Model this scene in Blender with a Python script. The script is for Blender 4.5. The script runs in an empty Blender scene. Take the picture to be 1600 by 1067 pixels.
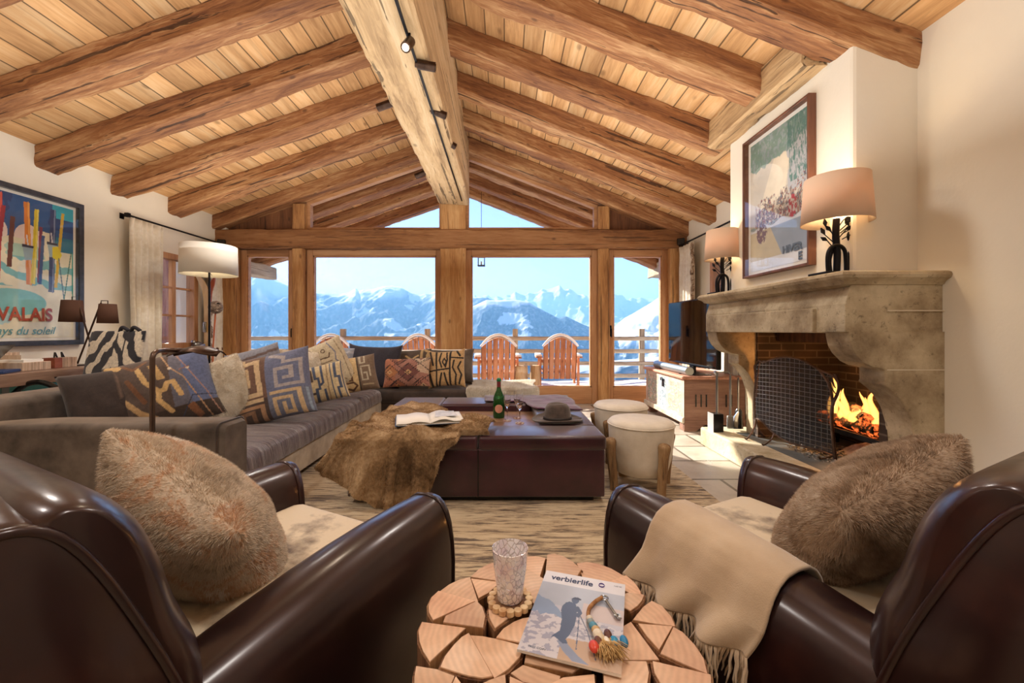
import bpy, math, random
import numpy as np
from mathutils import Vector, Matrix, noise
random.seed(7); np.random.seed(7)
sc = bpy.context.scene
COL = sc.collection
R = math.radians
# ------------------------------------------------------------------ camera, sky, sun, exposure
F, CX, CY, EYE = 640.0, 788.0, 516.0, 1.07          # focal length in pixels, vanishing point, eye height
cam = bpy.data.cameras.new('camera'); cam_o = bpy.data.objects.new('camera', cam); COL.objects.link(cam_o)
cam_o.location = (0, 0, EYE); cam_o.rotation_euler = (R(90), 0, 0)
cam.sensor_width = 36; cam.lens = 36 * F / 1600
cam.shift_x = (800 - CX) / 1600; cam.shift_y = -(533.5 - CY) / 1600
cam.clip_start = 0.05; cam.clip_end = 60000
sc.camera = cam_o
sc.view_settings.view_transform = 'Standard'; sc.view_settings.look = 'None'
sc.view_settings.gamma = 1; sc.view_settings.use_curve_mapping = False
sc.view_settings.exposure = 0.0
w = bpy.data.worlds.new('sky'); sc.world = w; w.use_nodes = True
nt = w.node_tree; nt.nodes.clear()
sky = nt.nodes.new('ShaderNodeTexSky'); sky.sky_type = 'NISHITA'; sky.sun_disc = False
sky.sun_elevation = R(27); sky.sun_rotation = R(-38); sky.altitude = 1800
sky.air_density = 1.0; sky.dust_density = 0.35; sky.ozone_density = 2.2
bg = nt.nodes.new('ShaderNodeBackground'); bg.inputs['Strength'].default_value = 0.30
wo = nt.nodes.new('ShaderNodeOutputWorld')
tint = nt.nodes.new('ShaderNodeMix'); tint.data_type = 'RGBA'; tint.blend_type = 'MULTIPLY'; tint.inputs[0].default_value = 1; tint.inputs[7].default_value = (1.03, .91, 1.08, 1)
nt.links.new(sky.outputs[0], tint.inputs[6]); nt.links.new(tint.outputs[2], bg.inputs[0]); nt.links.new(bg.outputs[0], wo.inputs[0])
def lamp(name, kind, loc, energy, color, size=None, size_y=None, aim=None, spot=None, radius=None):
    L = bpy.data.lights.new(name, kind); L.energy = energy; L.color = color
    if kind == 'AREA':
        L.shape = 'RECTANGLE'; L.size = size; L.size_y = size_y or size
    if kind == 'SPOT': L.spot_size = R(spot); L.spot_blend = .7
    if radius is not None and kind != 'AREA': L.shadow_soft_size = radius
    o = bpy.data.objects.new(name, L); COL.objects.link(o); o.location = loc
    if aim is not None:
        d = Vector(aim) - Vector(loc); o.rotation_euler = d.to_track_quat('-Z', 'Y').to_euler()
    return o
SUNV = Vector((-.56, .74, .47)).normalized()
s = lamp('sun', 'SUN', (0, 20, 20), 17.0, (1, .9, .76)); s.data.angle = R(.6)
s.rotation_euler = (-SUNV).to_track_quat('-Z', 'Y').to_euler()
# unseen fill lights, added: upward panels for bounce, downward spots below the ceiling
lamp('fill_light_up', 'AREA', (-.8, 2.9, 1.95), 120, (1, .95, .88), 5.4, 5.0, aim=(-.8, 2.9, 4))
lamp('fill_light_rear_up', 'AREA', (-.9, -1.0, 1.6), 55, (1, .94, .86), 4.5, 1.8, aim=(-.9, -1.0, 4))
for k, (x, y, z, e) in enumerate(((-1.9, .5, 2.75, 60), (.6, .5, 2.7, 54), (-2.6, 2.5, 2.75, 70), (.8, 2.5, 2.75, 50), (-2.4, 4.4, 2.75, 55), (.9, 4.5, 2.75, 45))):
    lamp('fill_light_spot', 'SPOT', (x, y, z), e, (1, .95, .88), spot=150, aim=(x, y + .01, 0), radius=.14)
# ------------------------------------------------------------------ helpers
def U(px, py, d): return Vector(((px - CX) / F * d, d, EYE - (py - CY) / F * d))
def Z(px, py, z):
    d = F * (EYE - z) / (py - CY); return U(px, py, d)
def S(r, g=None, b=None):
    if g is None: r, g, b = [int(r[i:i + 2], 16) for i in (0, 2, 4)]
    f = lambda c: ((c / 255 + .055) / 1.055) ** 2.4 if c > 10.3 else c / 255 / 12.92
    return (f(r), f(g), f(b))
def A4(c): return (c[0], c[1], c[2], 1)
_m = {}
class NT:
    def __init__(s, name):
        s.m = bpy.data.materials.new(name); s.m.use_nodes = True; s.t = s.m.node_tree; s.t.nodes.clear()
        s.out = s.n('ShaderNodeOutputMaterial'); s.b = s.n('ShaderNodeBsdfPrincipled'); s.l(s.b.outputs[0], s.out.inputs[0])
        s.tc = s.n('ShaderNodeTexCoord')
    def n(s, t, **k):
        x = s.t.nodes.new(t)
        for a, b in k.items(): setattr(x, a, b)
        return x
    def l(s, a, b): s.t.links.new(a, b)
    def map(s, scale, src='Object', rot=(0, 0, 0), loc=(0, 0, 0)):
        m = s.n('ShaderNodeMapping'); m.inputs['Scale'].default_value = scale; m.inputs['Rotation'].default_value = rot
        m.inputs['Location'].default_value = loc
        s.l(s.tc.outputs[src] if isinstance(src, str) else src, m.inputs['Vector']); return m.outputs[0]
    def noise(s, vec, scale, detail=4, rough=.55, dist=0, out='Fac'):
        x = s.n('ShaderNodeTexNoise'); x.inputs['Scale'].default_value = scale; x.inputs['Detail'].default_value = detail
        x.inputs['Roughness'].default_value = rough; x.inputs['Distortion'].default_value = dist
        s.l(vec, x.inputs['Vector']); return x.outputs[out]
    def ramp(s, fac, stops):
        r = s.n('ShaderNodeValToRGB'); e = r.color_ramp.elements
        while len(e) < len(stops): e.new(.5)
        for k, (p, c) in enumerate(stops):
            e[k].position = p; e[k].color = A4(c) if not isinstance(c, (int, float)) else (c, c, c, 1)
        s.l(fac, r.inputs[0]); return r.outputs[0]
    def mix(s, fac, a, b, mode='MIX'):
        x = s.n('ShaderNodeMix', data_type='RGBA', blend_type=mode)
        for sock, v in ((x.inputs[0], fac), (x.inputs[6], a), (x.inputs[7], b)):
            if hasattr(v, 'links') or hasattr(v, 'is_linked'): s.l(v, sock)
            else: sock.default_value = A4(v) if isinstance(v, tuple) else v
        return x.outputs[2]
    def math(s, op, a, b=0):
        x = s.n('ShaderNodeMath', operation=op)
        for i, v in enumerate((a, b)):
            if hasattr(v, 'is_linked'): s.l(v, x.inputs[i])
            else: x.inputs[i].default_value = v
        return x.outputs[0]
    def bump(s, h, strength, dist=.01):
        b = s.n('ShaderNodeBump'); b.inputs['Strength'].default_value = strength; b.inputs['Distance'].default_value = dist
        s.l(h, b.inputs['Height']); s.l(b.outputs[0], s.b.inputs['Normal'])
    def set(s, **k):
        for a, v in k.items():
            i = s.b.inputs[a.replace('_', ' ')]
            if hasattr(v, 'is_linked'): s.l(v, i)
            else: i.default_value = A4(v) if isinstance(v, tuple) and len(v) == 3 else v
        return s
def M(name, c1, c2=None, scale=8, stretch=(1, 1, 1), rough=.6, metal=0, bump=0, bscale=60, attr=False, contrast=(.35, .65), **k):
    s = NT(name)
    v = s.map(stretch)
    if c2 is None and not attr: s.set(Base_Color=c1)
    elif attr:
        a = s.n('ShaderNodeAttribute', attribute_name='Col')
        f = s.noise(v, scale, 5); f = s.ramp(f, [(.3, .72), (.7, 1.12)])
        s.set(Base_Color=s.mix(1.0, a.outputs[0], f, 'MULTIPLY'))
    else:
        f = s.noise(v, scale, 6, .6)
        s.set(Base_Color=s.ramp(f, [(contrast[0], c1), (contrast[1], c2)]))
    s.set(Roughness=rough, Metallic=metal, **k)
    if bump: s.bump(s.noise(v, bscale, 4), bump, .004)
    return s.m
def wood(name, dark, mid, light, axis='X', sc_=1.0, crack=.5, rough=.72, plank=None, knots=True, bump=.5, gap=.012):
    """aged timber, grain along one object axis; plank=(axis, width) cuts it into boards of their own tint"""
    s = NT(name); a = 'XYZ'.index(axis)
    st = [9.0, 9.0, 9.0]; st[a] = .9
    info = s.n('ShaderNodeObjectInfo')
    off = s.n('ShaderNodeVectorMath', operation='SCALE'); comb = s.n('ShaderNodeCombineXYZ')
    for i in range(3): s.l(info.outputs['Random'], comb.inputs[i])
    s.l(comb.outputs[0], off.inputs[0]); off.inputs['Scale'].default_value = 17.0
    add = s.n('ShaderNodeVectorMath', operation='ADD'); s.l(s.tc.outputs['Object'], add.inputs[0]); s.l(off.outputs[0], add.inputs[1])
    src = add.outputs[0]; pl = None
    if plank:
        sep = s.n('ShaderNodeSeparateXYZ'); s.l(s.tc.outputs['Object'], sep.inputs[0])
        q = s.math('DIVIDE', sep.outputs['XYZ'.index(plank[0])], plank[1])
        fl = s.math('FLOOR', q); fr = s.math('FRACT', q)
        wn = s.n('ShaderNodeTexWhiteNoise', noise_dimensions='1D'); s.l(fl, wn.inputs['W'])
        pl = wn.outputs['Value']
        c2 = s.n('ShaderNodeCombineXYZ')
        for i in range(3): s.l(s.math('MULTIPLY', pl, 7.0), c2.inputs[i])
        ad = s.n('ShaderNodeVectorMath', operation='ADD'); s.l(src, ad.inputs[0]); s.l(c2.outputs[0], ad.inputs[1]); src = ad.outputs[0]
        edge = s.math('MINIMUM', fr, s.math('SUBTRACT', 1.0, fr))
        gapm = s.math('LESS_THAN', edge, gap / plank[1] * .5)
    v = s.map(tuple(x * sc_ for x in st), src)
    big = s.noise(v, .55, 4, .6, .6)
    fine = s.noise(v, 4.0, 6, .65, .8)
    g = s.math('ADD', s.math('MULTIPLY', big, .6), s.math('MULTIPLY', fine, .4))
    col = s.ramp(g, [(.36, dark), (.50, mid), (.64, light)])
    # cracks: long thin dark lines
    stc = [26.0 * sc_] * 3; stc[a] = .55 * sc_
    cr = s.noise(s.map(tuple(stc), src), 1.0, 3, .5, .35)
    cm = s.ramp(cr, [(.345, 1.0), (.372, 0.0)])
    h = fine
    if crack:
        col = s.mix(s.math('MULTIPLY', cm, crack), col, tuple(x * .22 for x in dark))
        h = s.math('SUBTRACT', fine, s.math('MULTIPLY', cm, .9 * crack))
    if knots:
        stk = [3.4 * sc_] * 3; stk[a] = 1.9 * sc_
        vo = s.n('ShaderNodeTexVoronoi'); vo.inputs['Scale'].default_value = 1.5; s.l(s.map(tuple(stk), src), vo.inputs['Vector'])
        km = s.ramp(vo.outputs['Distance'], [(.05, 1.0), (.12, 0.0)])
        col = s.mix(s.math('MULTIPLY', km, .62), col, tuple(x * .45 for x in dark))
    if plank:
        tint = s.ramp(pl, [(0, .80), (1, 1.12)])
        col = s.mix(1.0, col, tint, 'MULTIPLY')
        col = s.mix(s.math('MULTIPLY', gapm, .85), col, tuple(x * .2 for x in dark))
        h = s.math('SUBTRACT', h, s.math('MULTIPLY', gapm, 1.2))
    s.set(Base_Color=col, Roughness=rough)
    s.bump(h, bump, .008)
    return s.m
# ---- mesh collecting
class MB:
    def __init__(s): s.v = []; s.f = []; s.mi = []; s.cur = 0; s.cols = None
    def add(s, verts, faces):
        b = len(s.v); s.v.extend([tuple(p) for p in verts]); s.f.extend([tuple(b + i for i in f) for f in faces]); s.mi.extend([s.cur] * len(faces)); return s
    def box(s, x0, x1, y0, y1, z0, z1, mat=None, ch=0):
        if ch:
            c = min(ch, abs(x1 - x0) / 2.01, abs(y1 - y0) / 2.01, abs(z1 - z0) / 2.01)
            pts = []
            for X, sx in ((x0, 1), (x1, -1)):
                for Y, sy in ((y0, 1), (y1, -1)):
                    for Zz, sz in ((z0, 1), (z1, -1)):
                        pts += [(X + sx * c, Y + sy * c, Zz), (X + sx * c, Y, Zz + sz * c), (X, Y + sy * c, Zz + sz * c)]
            import bmesh
            bm = bmesh.new(); vs = [bm.verts.new(mat @ Vector(p) if mat else p) for p in pts]
            r = bmesh.ops.convex_hull(bm, input=vs); bm.normal_update(); bm.verts.index_update()
            s.add([v.co for v in bm.verts], [[v.index for v in f.verts] for f in bm.faces]); bm.free(); return s
        p = [(x, y, z) for x in (x0, x1) for y in (y0, y1) for z in (z0, z1)]
        if mat: p = [mat @ Vector(q) for q in p]
        return s.add(p, [(0, 1, 3, 2), (4, 6, 7, 5), (0, 4, 5, 1), (2, 3, 7, 6), (0, 2, 6, 4), (1, 5, 7, 3)])
    def prism(s, poly, a0, a1, axis='Y'):
        """extrude a closed 2-D outline; axis Y: outline is (x,z); X: (y,z); Z: (x,y)"""
        n = len(poly)
        def P(p, a): return {'Y': (p[0], a, p[1]), 'X': (a, p[0], p[1]), 'Z': (p[0], p[1], a)}[axis]
        v = [P(p, a0) for p in poly] + [P(p, a1) for p in poly]
        f = [(i, (i + 1) % n, n + (i + 1) % n, n + i) for i in range(n)]
        if n <= 4: f += [tuple(range(n - 1, -1, -1)), tuple(range(n, 2 * n))]
        else:
            from mathutils.geometry import tessellate_polygon
            for t in tessellate_polygon([[Vector((p[0], p[1], 0)) for p in poly]]): f += [tuple(t), tuple(n + i for i in t[::-1])]
        return s.add(v, f)
    def tube(s, pts, r, n=8, cap=True, closed=False, flat=None):
        pts = [Vector(p) for p in pts]; m = len(pts)
        rr = r if isinstance(r, (list, tuple)) else [r] * m
        rings = []; up = None
        for i, p in enumerate(pts):
            a = pts[(i - 1) % m] if (closed or i > 0) else p; b = pts[(i + 1) % m] if (closed or i < m - 1) else p
            t = (b - a).normalized() if (b - a).length > 1e-9 else Vector((0, 0, 1))
            if up is None:
                up = Vector((0, 0, 1)) if abs(t.z) < .9 else Vector((1, 0, 0))
            u = (up - t * up.dot(t))
            if u.length < 1e-6: u = t.orthogonal()
            u.normalize(); up = u; w_ = t.cross(u)
            rings.append([p + (u * math.cos(2 * math.pi * k / n) + w_ * math.sin(2 * math.pi * k / n) * (flat or 1)) * rr[i] for k in range(n)])
        v = [q for ring in rings for q in ring]; f = []
        for i in range(m if closed else m - 1):
            j = (i + 1) % m
            for k in range(n): f.append((i * n + k, i * n + (k + 1) % n, j * n + (k + 1) % n, j * n + k))
        if cap and not closed: f += [tuple(range(n - 1, -1, -1)), tuple((m - 1) * n + k for k in range(n))]
        return s.add(v, f)
    def lathe(s, prof, c=(0, 0, 0), n=28, sx=1, sy=1, cap=True, wob=None):
        v = []; f = []; m = len(prof)
        for (r, z) in prof:
            for k in range(n):
                a = 2 * math.pi * k / n; q = 1 if wob is None else wob(a, z)
                v.append((c[0] + r * q * math.cos(a) * sx, c[1] + r * q * math.sin(a) * sy, c[2] + z))
        for i in range(m - 1):
            for k in range(n): f.append((i * n + k, i * n + (k + 1) % n, (i + 1) * n + (k + 1) % n, (i + 1) * n + k))
        if cap: f += [tuple(range(n - 1, -1, -1)), tuple((m - 1) * n + k for k in range(n))]
        return s.add(v, f)
    def grid(s, P, closed_u=False):
        """P[i][j] -> point rows"""
        n = len(P); m = len(P[0]); v = [q for row in P for q in row]
        f = [(i * m + j, i * m + j + 1, (i + 1) * m + j + 1, (i + 1) * m + j) for i in range(n - 1) for j in range(m - 1)]
        return s.add(v, f)
    def loft(s, secs, cap=True):
        m = len(secs); n = len(secs[0]); v = [q for x in secs for q in x]
        f = [(i * n + k, i * n + (k + 1) % n, (i + 1) * n + (k + 1) % n, (i + 1) * n + k) for i in range(m - 1) for k in range(n)]
        if cap: f += [tuple(range(n - 1, -1, -1)), tuple((m - 1) * n + k for k in range(n))]
        return s.add(v, f)
    def ball(s, c, r, n=12, sx=1, sy=1, sz=1, jit=0):
        prof = [(max(1e-4, math.sin(math.pi * i / n)) * r, -math.cos(math.pi * i / n) * r * sz) for i in range(n + 1)]
        return s.lathe(prof, c, n + 4, sx, sy, cap=False)
def wmat(o):
    m = o.matrix_basis.copy(); p = o.parent
    while p: m = p.matrix_basis @ m; p = p.parent
    return m
def obj(name, mb, mat, parent=None, smooth=None, bevel=0, world=False, subsurf=0, cols=None, kind=None, label=None, solid=0, autos=None):
    me = bpy.data.meshes.new(name)
    if isinstance(mb, MB): me.from_pydata(mb.v, [], mb.f); mi = mb.mi
    else: me.from_pydata(mb[0], [], mb[1]); mi = None
    mats = mat if isinstance(mat, (list, tuple)) else [mat]
    for m in mats: me.materials.append(m)
    if mi and len(mats) > 1: me.polygons.foreach_set('material_index', mi)
    o = bpy.data.objects.new(name, me); COL.objects.link(o)
    if parent is not None:
        o.parent = parent
        if world: me.transform(wmat(parent).inverted())
    if cols is not None:
        ca = me.color_attributes.new('Col', 'FLOAT_COLOR', 'POINT')
        a = np.ones((len(me.vertices), 4), dtype=np.float32); a[:, :3] = np.asarray(cols)[:len(me.vertices)]
        ca.data.foreach_set('color', a.ravel())
    import bmesh
    bm = bmesh.new(); bm.from_mesh(me); bmesh.ops.recalc_face_normals(bm, faces=bm.faces); bm.to_mesh(me); bm.free()
    if smooth is not None:
        me.polygons.foreach_set('use_smooth', [True] * len(me.polygons))
        if smooth and smooth is not True: me.set_sharp_from_angle(angle=R(smooth))
    if bevel:
        b = o.modifiers.new('bevel', 'BEVEL'); b.width = bevel; b.segments = 2; b.limit_method = 'ANGLE'; b.angle_limit = R(40)
    if solid: q = o.modifiers.new('solid', 'SOLIDIFY'); q.thickness = solid; q.offset = 0
    if subsurf: q = o.modifiers.new('subsurf', 'SUBSURF'); q.levels = subsurf; q.render_levels = subsurf
    if kind: o['kind'] = kind
    if label: o['label'] = label
    return o
def tag(o, label, cat, group=None, kind=None):
    o['label'] = label; o['category'] = cat
    if group: o['group'] = group
    if kind: o['kind'] = kind
    return o
def thing(name, label, cat, loc=(0, 0, 0), rotz=0, group=None, rot=None):
    o = bpy.data.objects.new(name, None); COL.objects.link(o); o.location = loc
    o.rotation_euler = rot or (0, 0, rotz); o.empty_display_size = .1
    return tag(o, label, cat, group)
def struct(name, mb, mat, label=None, **k):
    o = obj(name, mb, mat, kind='structure', **k)
    if label: o['label'] = label
    return o
def copy_tree(o, parent=None):
    c = o.copy(); COL.objects.link(c); c.parent = parent
    for ch in list(o.children): copy_tree(ch, c)
    return c
def text(name, body, size, mat, origin, ux, uy, parent=None, extrude=.0006, align='LEFT', shear=0, bold=0, sx=1):
    """writing as thin real letters; ux, uy are its reading and up directions"""
    cu = bpy.data.curves.new(name, 'FONT'); cu.body = body; cu.size = size; cu.extrude = extrude; cu.align_x = align; cu.shear = shear
    cu.offset = bold; cu.materials.append(mat)
    o = bpy.data.objects.new(name, cu); COL.objects.link(o)
    ux = Vector(ux).normalized(); uy = Vector(uy).normalized(); n = ux.cross(uy)
    me = bpy.data.meshes.new_from_object(o); bpy.data.objects.remove(o)
    o = bpy.data.objects.new(name, me); COL.objects.link(o)
    m = Matrix((ux * sx, uy, n)).transposed().to_4x4(); m.translation = Vector(origin)
    if parent is not None: o.parent = parent; m = wmat(parent).inverted() @ m
    o.matrix_basis = m
    return o
def hewn(name, a, b, w_, h, mat, jit=.006, up=(0, 0, 1), ch=.014, seg=.07, parent=None, seed=0, taper=0):
    """a hand-hewn timber from a to b: local X is its length, so the grain follows it"""
    a = Vector(a); b = Vector(b); L = (b - a).length; x = (b - a).normalized(); z = Vector(up); z = (z - x * z.dot(x)).normalized(); y = z.cross(x)
    n = max(3, int(L / seg)); rings = []
    base = []
    k = 4
    for (cx, cy) in ((1, 1), (-1, 1), (-1, -1), (1, -1)):
        X, Y = cx * w_ / 2, cy * h / 2
        base += ([(X, Y - cy * ch), (X - cx * ch, Y)] if cx * cy > 0 else [(X - cx * ch, Y), (X, Y - cy * ch)])
    prof = []
    for i, p in enumerate(base):
        q = base[(i + 1) % len(base)]; prof.append(p)
        if math.dist(p, q) > ch * 3:
            for t in (.33, .66): prof.append((p[0] * (1 - t) + q[0] * t, p[1] * (1 - t) + q[1] * t))
    sd = hash(name) % 97 * 0 + seed * 3.17 + a.x * 1.3 + a.y * 2.1
    for i in range(n + 1):
        t = i / n * L; ring = []
        for (py, pz) in prof:
            q = noise.noise(Vector((t * 2.2, py * 9 + sd, pz * 9))) * jit * 1.7 + noise.noise(Vector((t * 11, py * 22 + sd, pz * 22))) * jit * 1.0
            s_ = 1 + q / (w_ * .5)
            ring.append((t - L / 2, py * s_, pz * s_))
        rings.append(ring)
    mb = MB(); mb.loft(rings)
    o = obj(name, mb, mat, smooth=24)
    m = Matrix((x, y, z)).transposed().to_4x4(); m.translation = (a + b) / 2
    if parent is not None: o.parent = parent; m = wmat(parent).inverted() @ m
    o.matrix_basis = m
    return o
def bez(pts, n=8):
    """smooth curve through points"""
    pts = [Vector(p) for p in pts]; out = []
    for i in range(len(pts) - 1):
        p0 = pts[max(0, i - 1)]; p1 = pts[i]; p2 = pts[i + 1]; p3 = pts[min(len(pts) - 1, i + 2)]
        for k in range(n):
            t = k / n
            out.append(.5 * ((2 * p1) + (-p0 + p2) * t + (2 * p0 - 5 * p1 + 4 * p2 - p3) * t * t + (-p0 + 3 * p1 - 3 * p2 + p3) * t ** 3))
    out.append(pts[-1]); return out
def fur_strands(P, N, n, length, rad, lay=(0, 0, 0), curl=.5, seed=1, tri=None):
    """short hairs standing on a surface given by quads of points P[i][j] with normals N[i][j]"""
    rng = np.random.RandomState(seed)
    I = rng.randint(0, P.shape[0] - 1, n); J = rng.randint(0, P.shape[1] - 1, n); a = rng.rand(n, 1); b = rng.rand(n, 1)
    def bl(Q): return (Q[I, J] * (1 - a) + Q[I + 1, J] * a) * (1 - b) + (Q[I, J + 1] * (1 - a) + Q[I + 1, J + 1] * a) * b
    base = bl(P); nn = bl(N)
    d = nn + np.asarray(lay) + rng.randn(n, 3) * .28 * curl
    # locks lean together
    ph = np.sin(base * 38 + 1.7 * np.cos(base[:, [1, 2, 0]] * 27)) * .45 * curl
    d = d + ph; d /= np.linalg.norm(d, axis=1, keepdims=True)
    L = length * (.55 + .6 * rng.rand(n, 1))
    side = np.cross(d, rng.randn(n, 3)); side /= np.linalg.norm(side, axis=1, keepdims=True) + 1e-9
    mid = base + d * L * .55; tip = base + d * L + np.cross(side, d) * L * .25 + np.asarray(lay) * L * .3
    v = np.stack([base - side * rad, base + side * rad, mid - side * rad * .75, mid + side * rad * .75, tip], 1).reshape(-1, 3)
    f = []
    k = np.arange(n) * 5
    quads = np.stack([k, k + 1, k + 3, k + 2], 1).tolist(); tris = np.stack([k + 2, k + 3, k + 4], 1).tolist()
    return v.tolist(), quads + tris
def grid_normals(P):
    du = np.gradient(P, axis=0); dv = np.gradient(P, axis=1); n = np.cross(du, dv); n /= np.linalg.norm(n, axis=2, keepdims=True) + 1e-9
    return n
def pillow(name, label, loc, w_, h, t, mat, rot, cat='cushion', n=34, pat=None, back=None, fur=None, group=None, pinch=.07, sag=0, ear=.0, seam=None, parent=None, bulge=.42):
    """plump cushion: local X width, Z height, -Y is the face that looks at the viewer"""
    u = np.linspace(-1, 1, n)
    uu, vv = np.meshgrid(u, u, indexing='ij')
    def surf(sign):
        x = uu * (w_ / 2) * (1 - pinch * (1 - np.abs(vv) ** 2.2)) ; z = vv * (h / 2) * (1 - pinch * (1 - np.abs(uu) ** 2.2))
        th = (np.clip(1 - np.abs(uu) ** 2.6, 0, 1) * np.clip(1 - np.abs(vv) ** 2.6, 0, 1)) ** bulge
        wr = .035 * np.sin(uu * 7 + vv * 3 + loc[0] * 5) * np.sin(vv * 6 - uu * 4) * (1 - th) + .02 * np.sin(uu * 13 + 2 * np.sin(vv * 5))
        y = sign * (t / 2) * (th + wr * (th > .05)) * (1 - sag * vv * .35)
        z = z + ear * h * (np.abs(uu) ** 6) * (np.abs(vv) ** 3) * np.sign(vv)
        return np.stack([x, y, z], -1)
    Fp = surf(-1); Bp = surf(1)
    mb = MB(); v = Fp.reshape(-1, 3).tolist(); f = []; idx = np.arange(n * n).reshape(n, n)
    q = np.stack([idx[:-1, :-1], idx[1:, :-1], idx[1:, 1:], idx[:-1, 1:]], -1).reshape(-1, 4)
    inner = np.full((n, n), -1); bv = []
    for i in range(n):
        for j in range(n):
            if i in (0, n - 1) or j in (0, n - 1): inner[i, j] = idx[i, j]
            else: inner[i, j] = n * n + len(bv); bv.append(Bp[i, j].tolist())
    qb = np.stack([inner[:-1, :-1], inner[:-1, 1:], inner[1:, 1:], inner[1:, :-1]], -1).reshape(-1, 4)
    mb.add(v + bv, q.tolist() + qb.tolist())
    cols = None
    if pat is not None:
        cf = pat(uu, vv).reshape(-1, 3); cb = np.tile(np.array(back if back else cf.mean(0)), (len(bv), 1)); cols = np.vstack([cf, cb])
    if fur:
        cnt, ln, rad = fur[:3]; lay = fur[3] if len(fur) > 3 else (0, 0, -.4)
        for sg, Pp in ((-1, Fp), (1, Bp)):
            N = grid_normals(Pp);
            if (N[n // 2, n // 2, 1] * sg) < 0: N = -N
            sv, sf = fur_strands(Pp, N, cnt if sg < 0 else cnt // 2, ln, rad, lay, seed=int(abs(loc[0]) * 100) + sg + 5)
            mb.add(sv, sf)
    o = obj(name, mb, mat, parent=parent, smooth=True, cols=cols)
    o.location = loc; o.rotation_euler = rot
    if label: tag(o, label, cat, group)
    return o
def strokes(base, lst):
    """paint function for cushions and posters: base(u,v)->rgb plus polylines or filled polygons"""
    def fn(u, v):
        c = base(u, v) if callable(base) else np.tile(np.array(base, dtype=float), u.shape + (1,))
        for it in lst:
            kind, pts, wd, colr = it[0], it[1], it[2], np.array(it[3])
            if kind == 'l':
                for (x0, y0), (x1, y1) in zip(pts[:-1], pts[1:]):
                    dx, dy = x1 - x0, y1 - y0; L = dx * dx + dy * dy + 1e-9
                    t = np.clip(((u - x0) * dx + (v - y0) * dy) / L, 0, 1)
                    d = np.maximum(np.abs(u - x0 - t * dx), np.abs(v - y0 - t * dy)) if len(it) > 4 else np.hypot(u - x0 - t * dx, v - y0 - t * dy)
                    c[d < wd] = colr
            elif kind == 'p':
                ins = np.zeros(u.shape, bool); k = len(pts)
                for i in range(k):
                    x0, y0 = pts[i]; x1, y1 = pts[(i + 1) % k]
                    cond = ((y0 > v) != (y1 > v))
                    xx = (x1 - x0) * (v - y0) / ((y1 - y0) if abs(y1 - y0) > 1e-9 else 1e-9) + x0
                    ins ^= cond & (u < xx)
                c[ins] = colr
            elif kind == 'c':
                d = np.hypot(u - pts[0], v - pts[1]); c[(d < wd[1]) & (d > wd[0])] = colr
            elif kind == 'f': c = it[4](u, v, c)
        return c
    return fn
def fnoise(u, v, s, seed=0, oct=4):
    """cheap value noise on arrays"""
    out = np.zeros_like(u); amp = 1; tot = 0
    rng = np.random.RandomState(seed); T = rng.rand(256, 256)
    for o_ in range(oct):
        x = u * s * 2 ** o_ + 31.7 * o_; y = v * s * 2 ** o_ + 11.3 * o_
        xi = np.floor(x).astype(int); yi = np.floor(y).astype(int); fx = x - xi; fy = y - yi; fx = fx * fx * (3 - 2 * fx); fy = fy * fy * (3 - 2 * fy)
        g = lambda a, b: T[a % 256, b % 256]
        out += amp * ((g(xi, yi) * (1 - fx) + g(xi + 1, yi) * fx) * (1 - fy) + (g(xi, yi + 1) * (1 - fx) + g(xi + 1, yi + 1) * fx) * fy); tot += amp; amp *= .5
    return out / tot
# ------------------------------------------------------------------ materials
BD, BM_, BL = S('6b3f1e'), S('a26b3a'), S('c9985f')
m_rafter = wood('rafter_wood', S('663c24'), S('9c6a42'), S('cba274'), 'X', 1.2, .8, bump=1.0)
m_ridge = wood('ridge_wood', S('947654'), S('c6a67c'), S('dcc29c'), 'X', .9, .75, bump=1.0)
m_ceiling = wood('ceiling_boards', S('b28456'), S('d6a874'), S('e6c294'), 'Y', .8, .18, plank=('X', .165), bump=.25, gap=.010)
m_post = wood('post_wood', S('8a5c34'), S('bb8954'), S('d6ab76'), 'X', 1.0, .6, bump=.9)
m_tie = wood('tie_wood', S('5f3a20'), S('8f6038'), S('a87a50'), 'X', 1.0, .6, bump=.9)
m_frame = wood('frame_wood_upright', S('a0704a'), S('c08e62'), S('d2a478'), 'Z', .7, .0, .5, knots=False, bump=.12)
m_frame_h = wood('frame_wood_level', S('a0704a'), S('c08e62'), S('d2a478'), 'X', .7, .0, .5, knots=False, bump=.12)
m_dwood = wood('old_dark_wood', S('4a2c1a'), S('6e4528'), S('8a5c3a'), 'Z', 1, .5, bump=.6)
m_ext = wood('weathered_wood', S('8d7a62'), S('b09c80'), S('c8b698'), 'X', 1, .5, bump=.5)
m_extp = wood('weathered_cladding', S('5a3524'), S('8a5a42'), S('b08a70'), 'Z', 1, .5, plank=('Y', .2), bump=.5)
def plaster(name, c):
    s = NT(name); v = s.map((1, 1, 1)); n1 = s.noise(v, 2.2, 5); n2 = s.noise(v, 14, 5)
    s.set(Base_Color=s.ramp(n1, [(.3, tuple(x * .95 for x in c)), (.7, c)]), Roughness=.92)
    s.bump(s.math('ADD', n1, s.math('MULTIPLY', n2, .5)), .25, .02); return s.m
m_wall = plaster('plaster_wall', S('efe9dc'))
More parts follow.
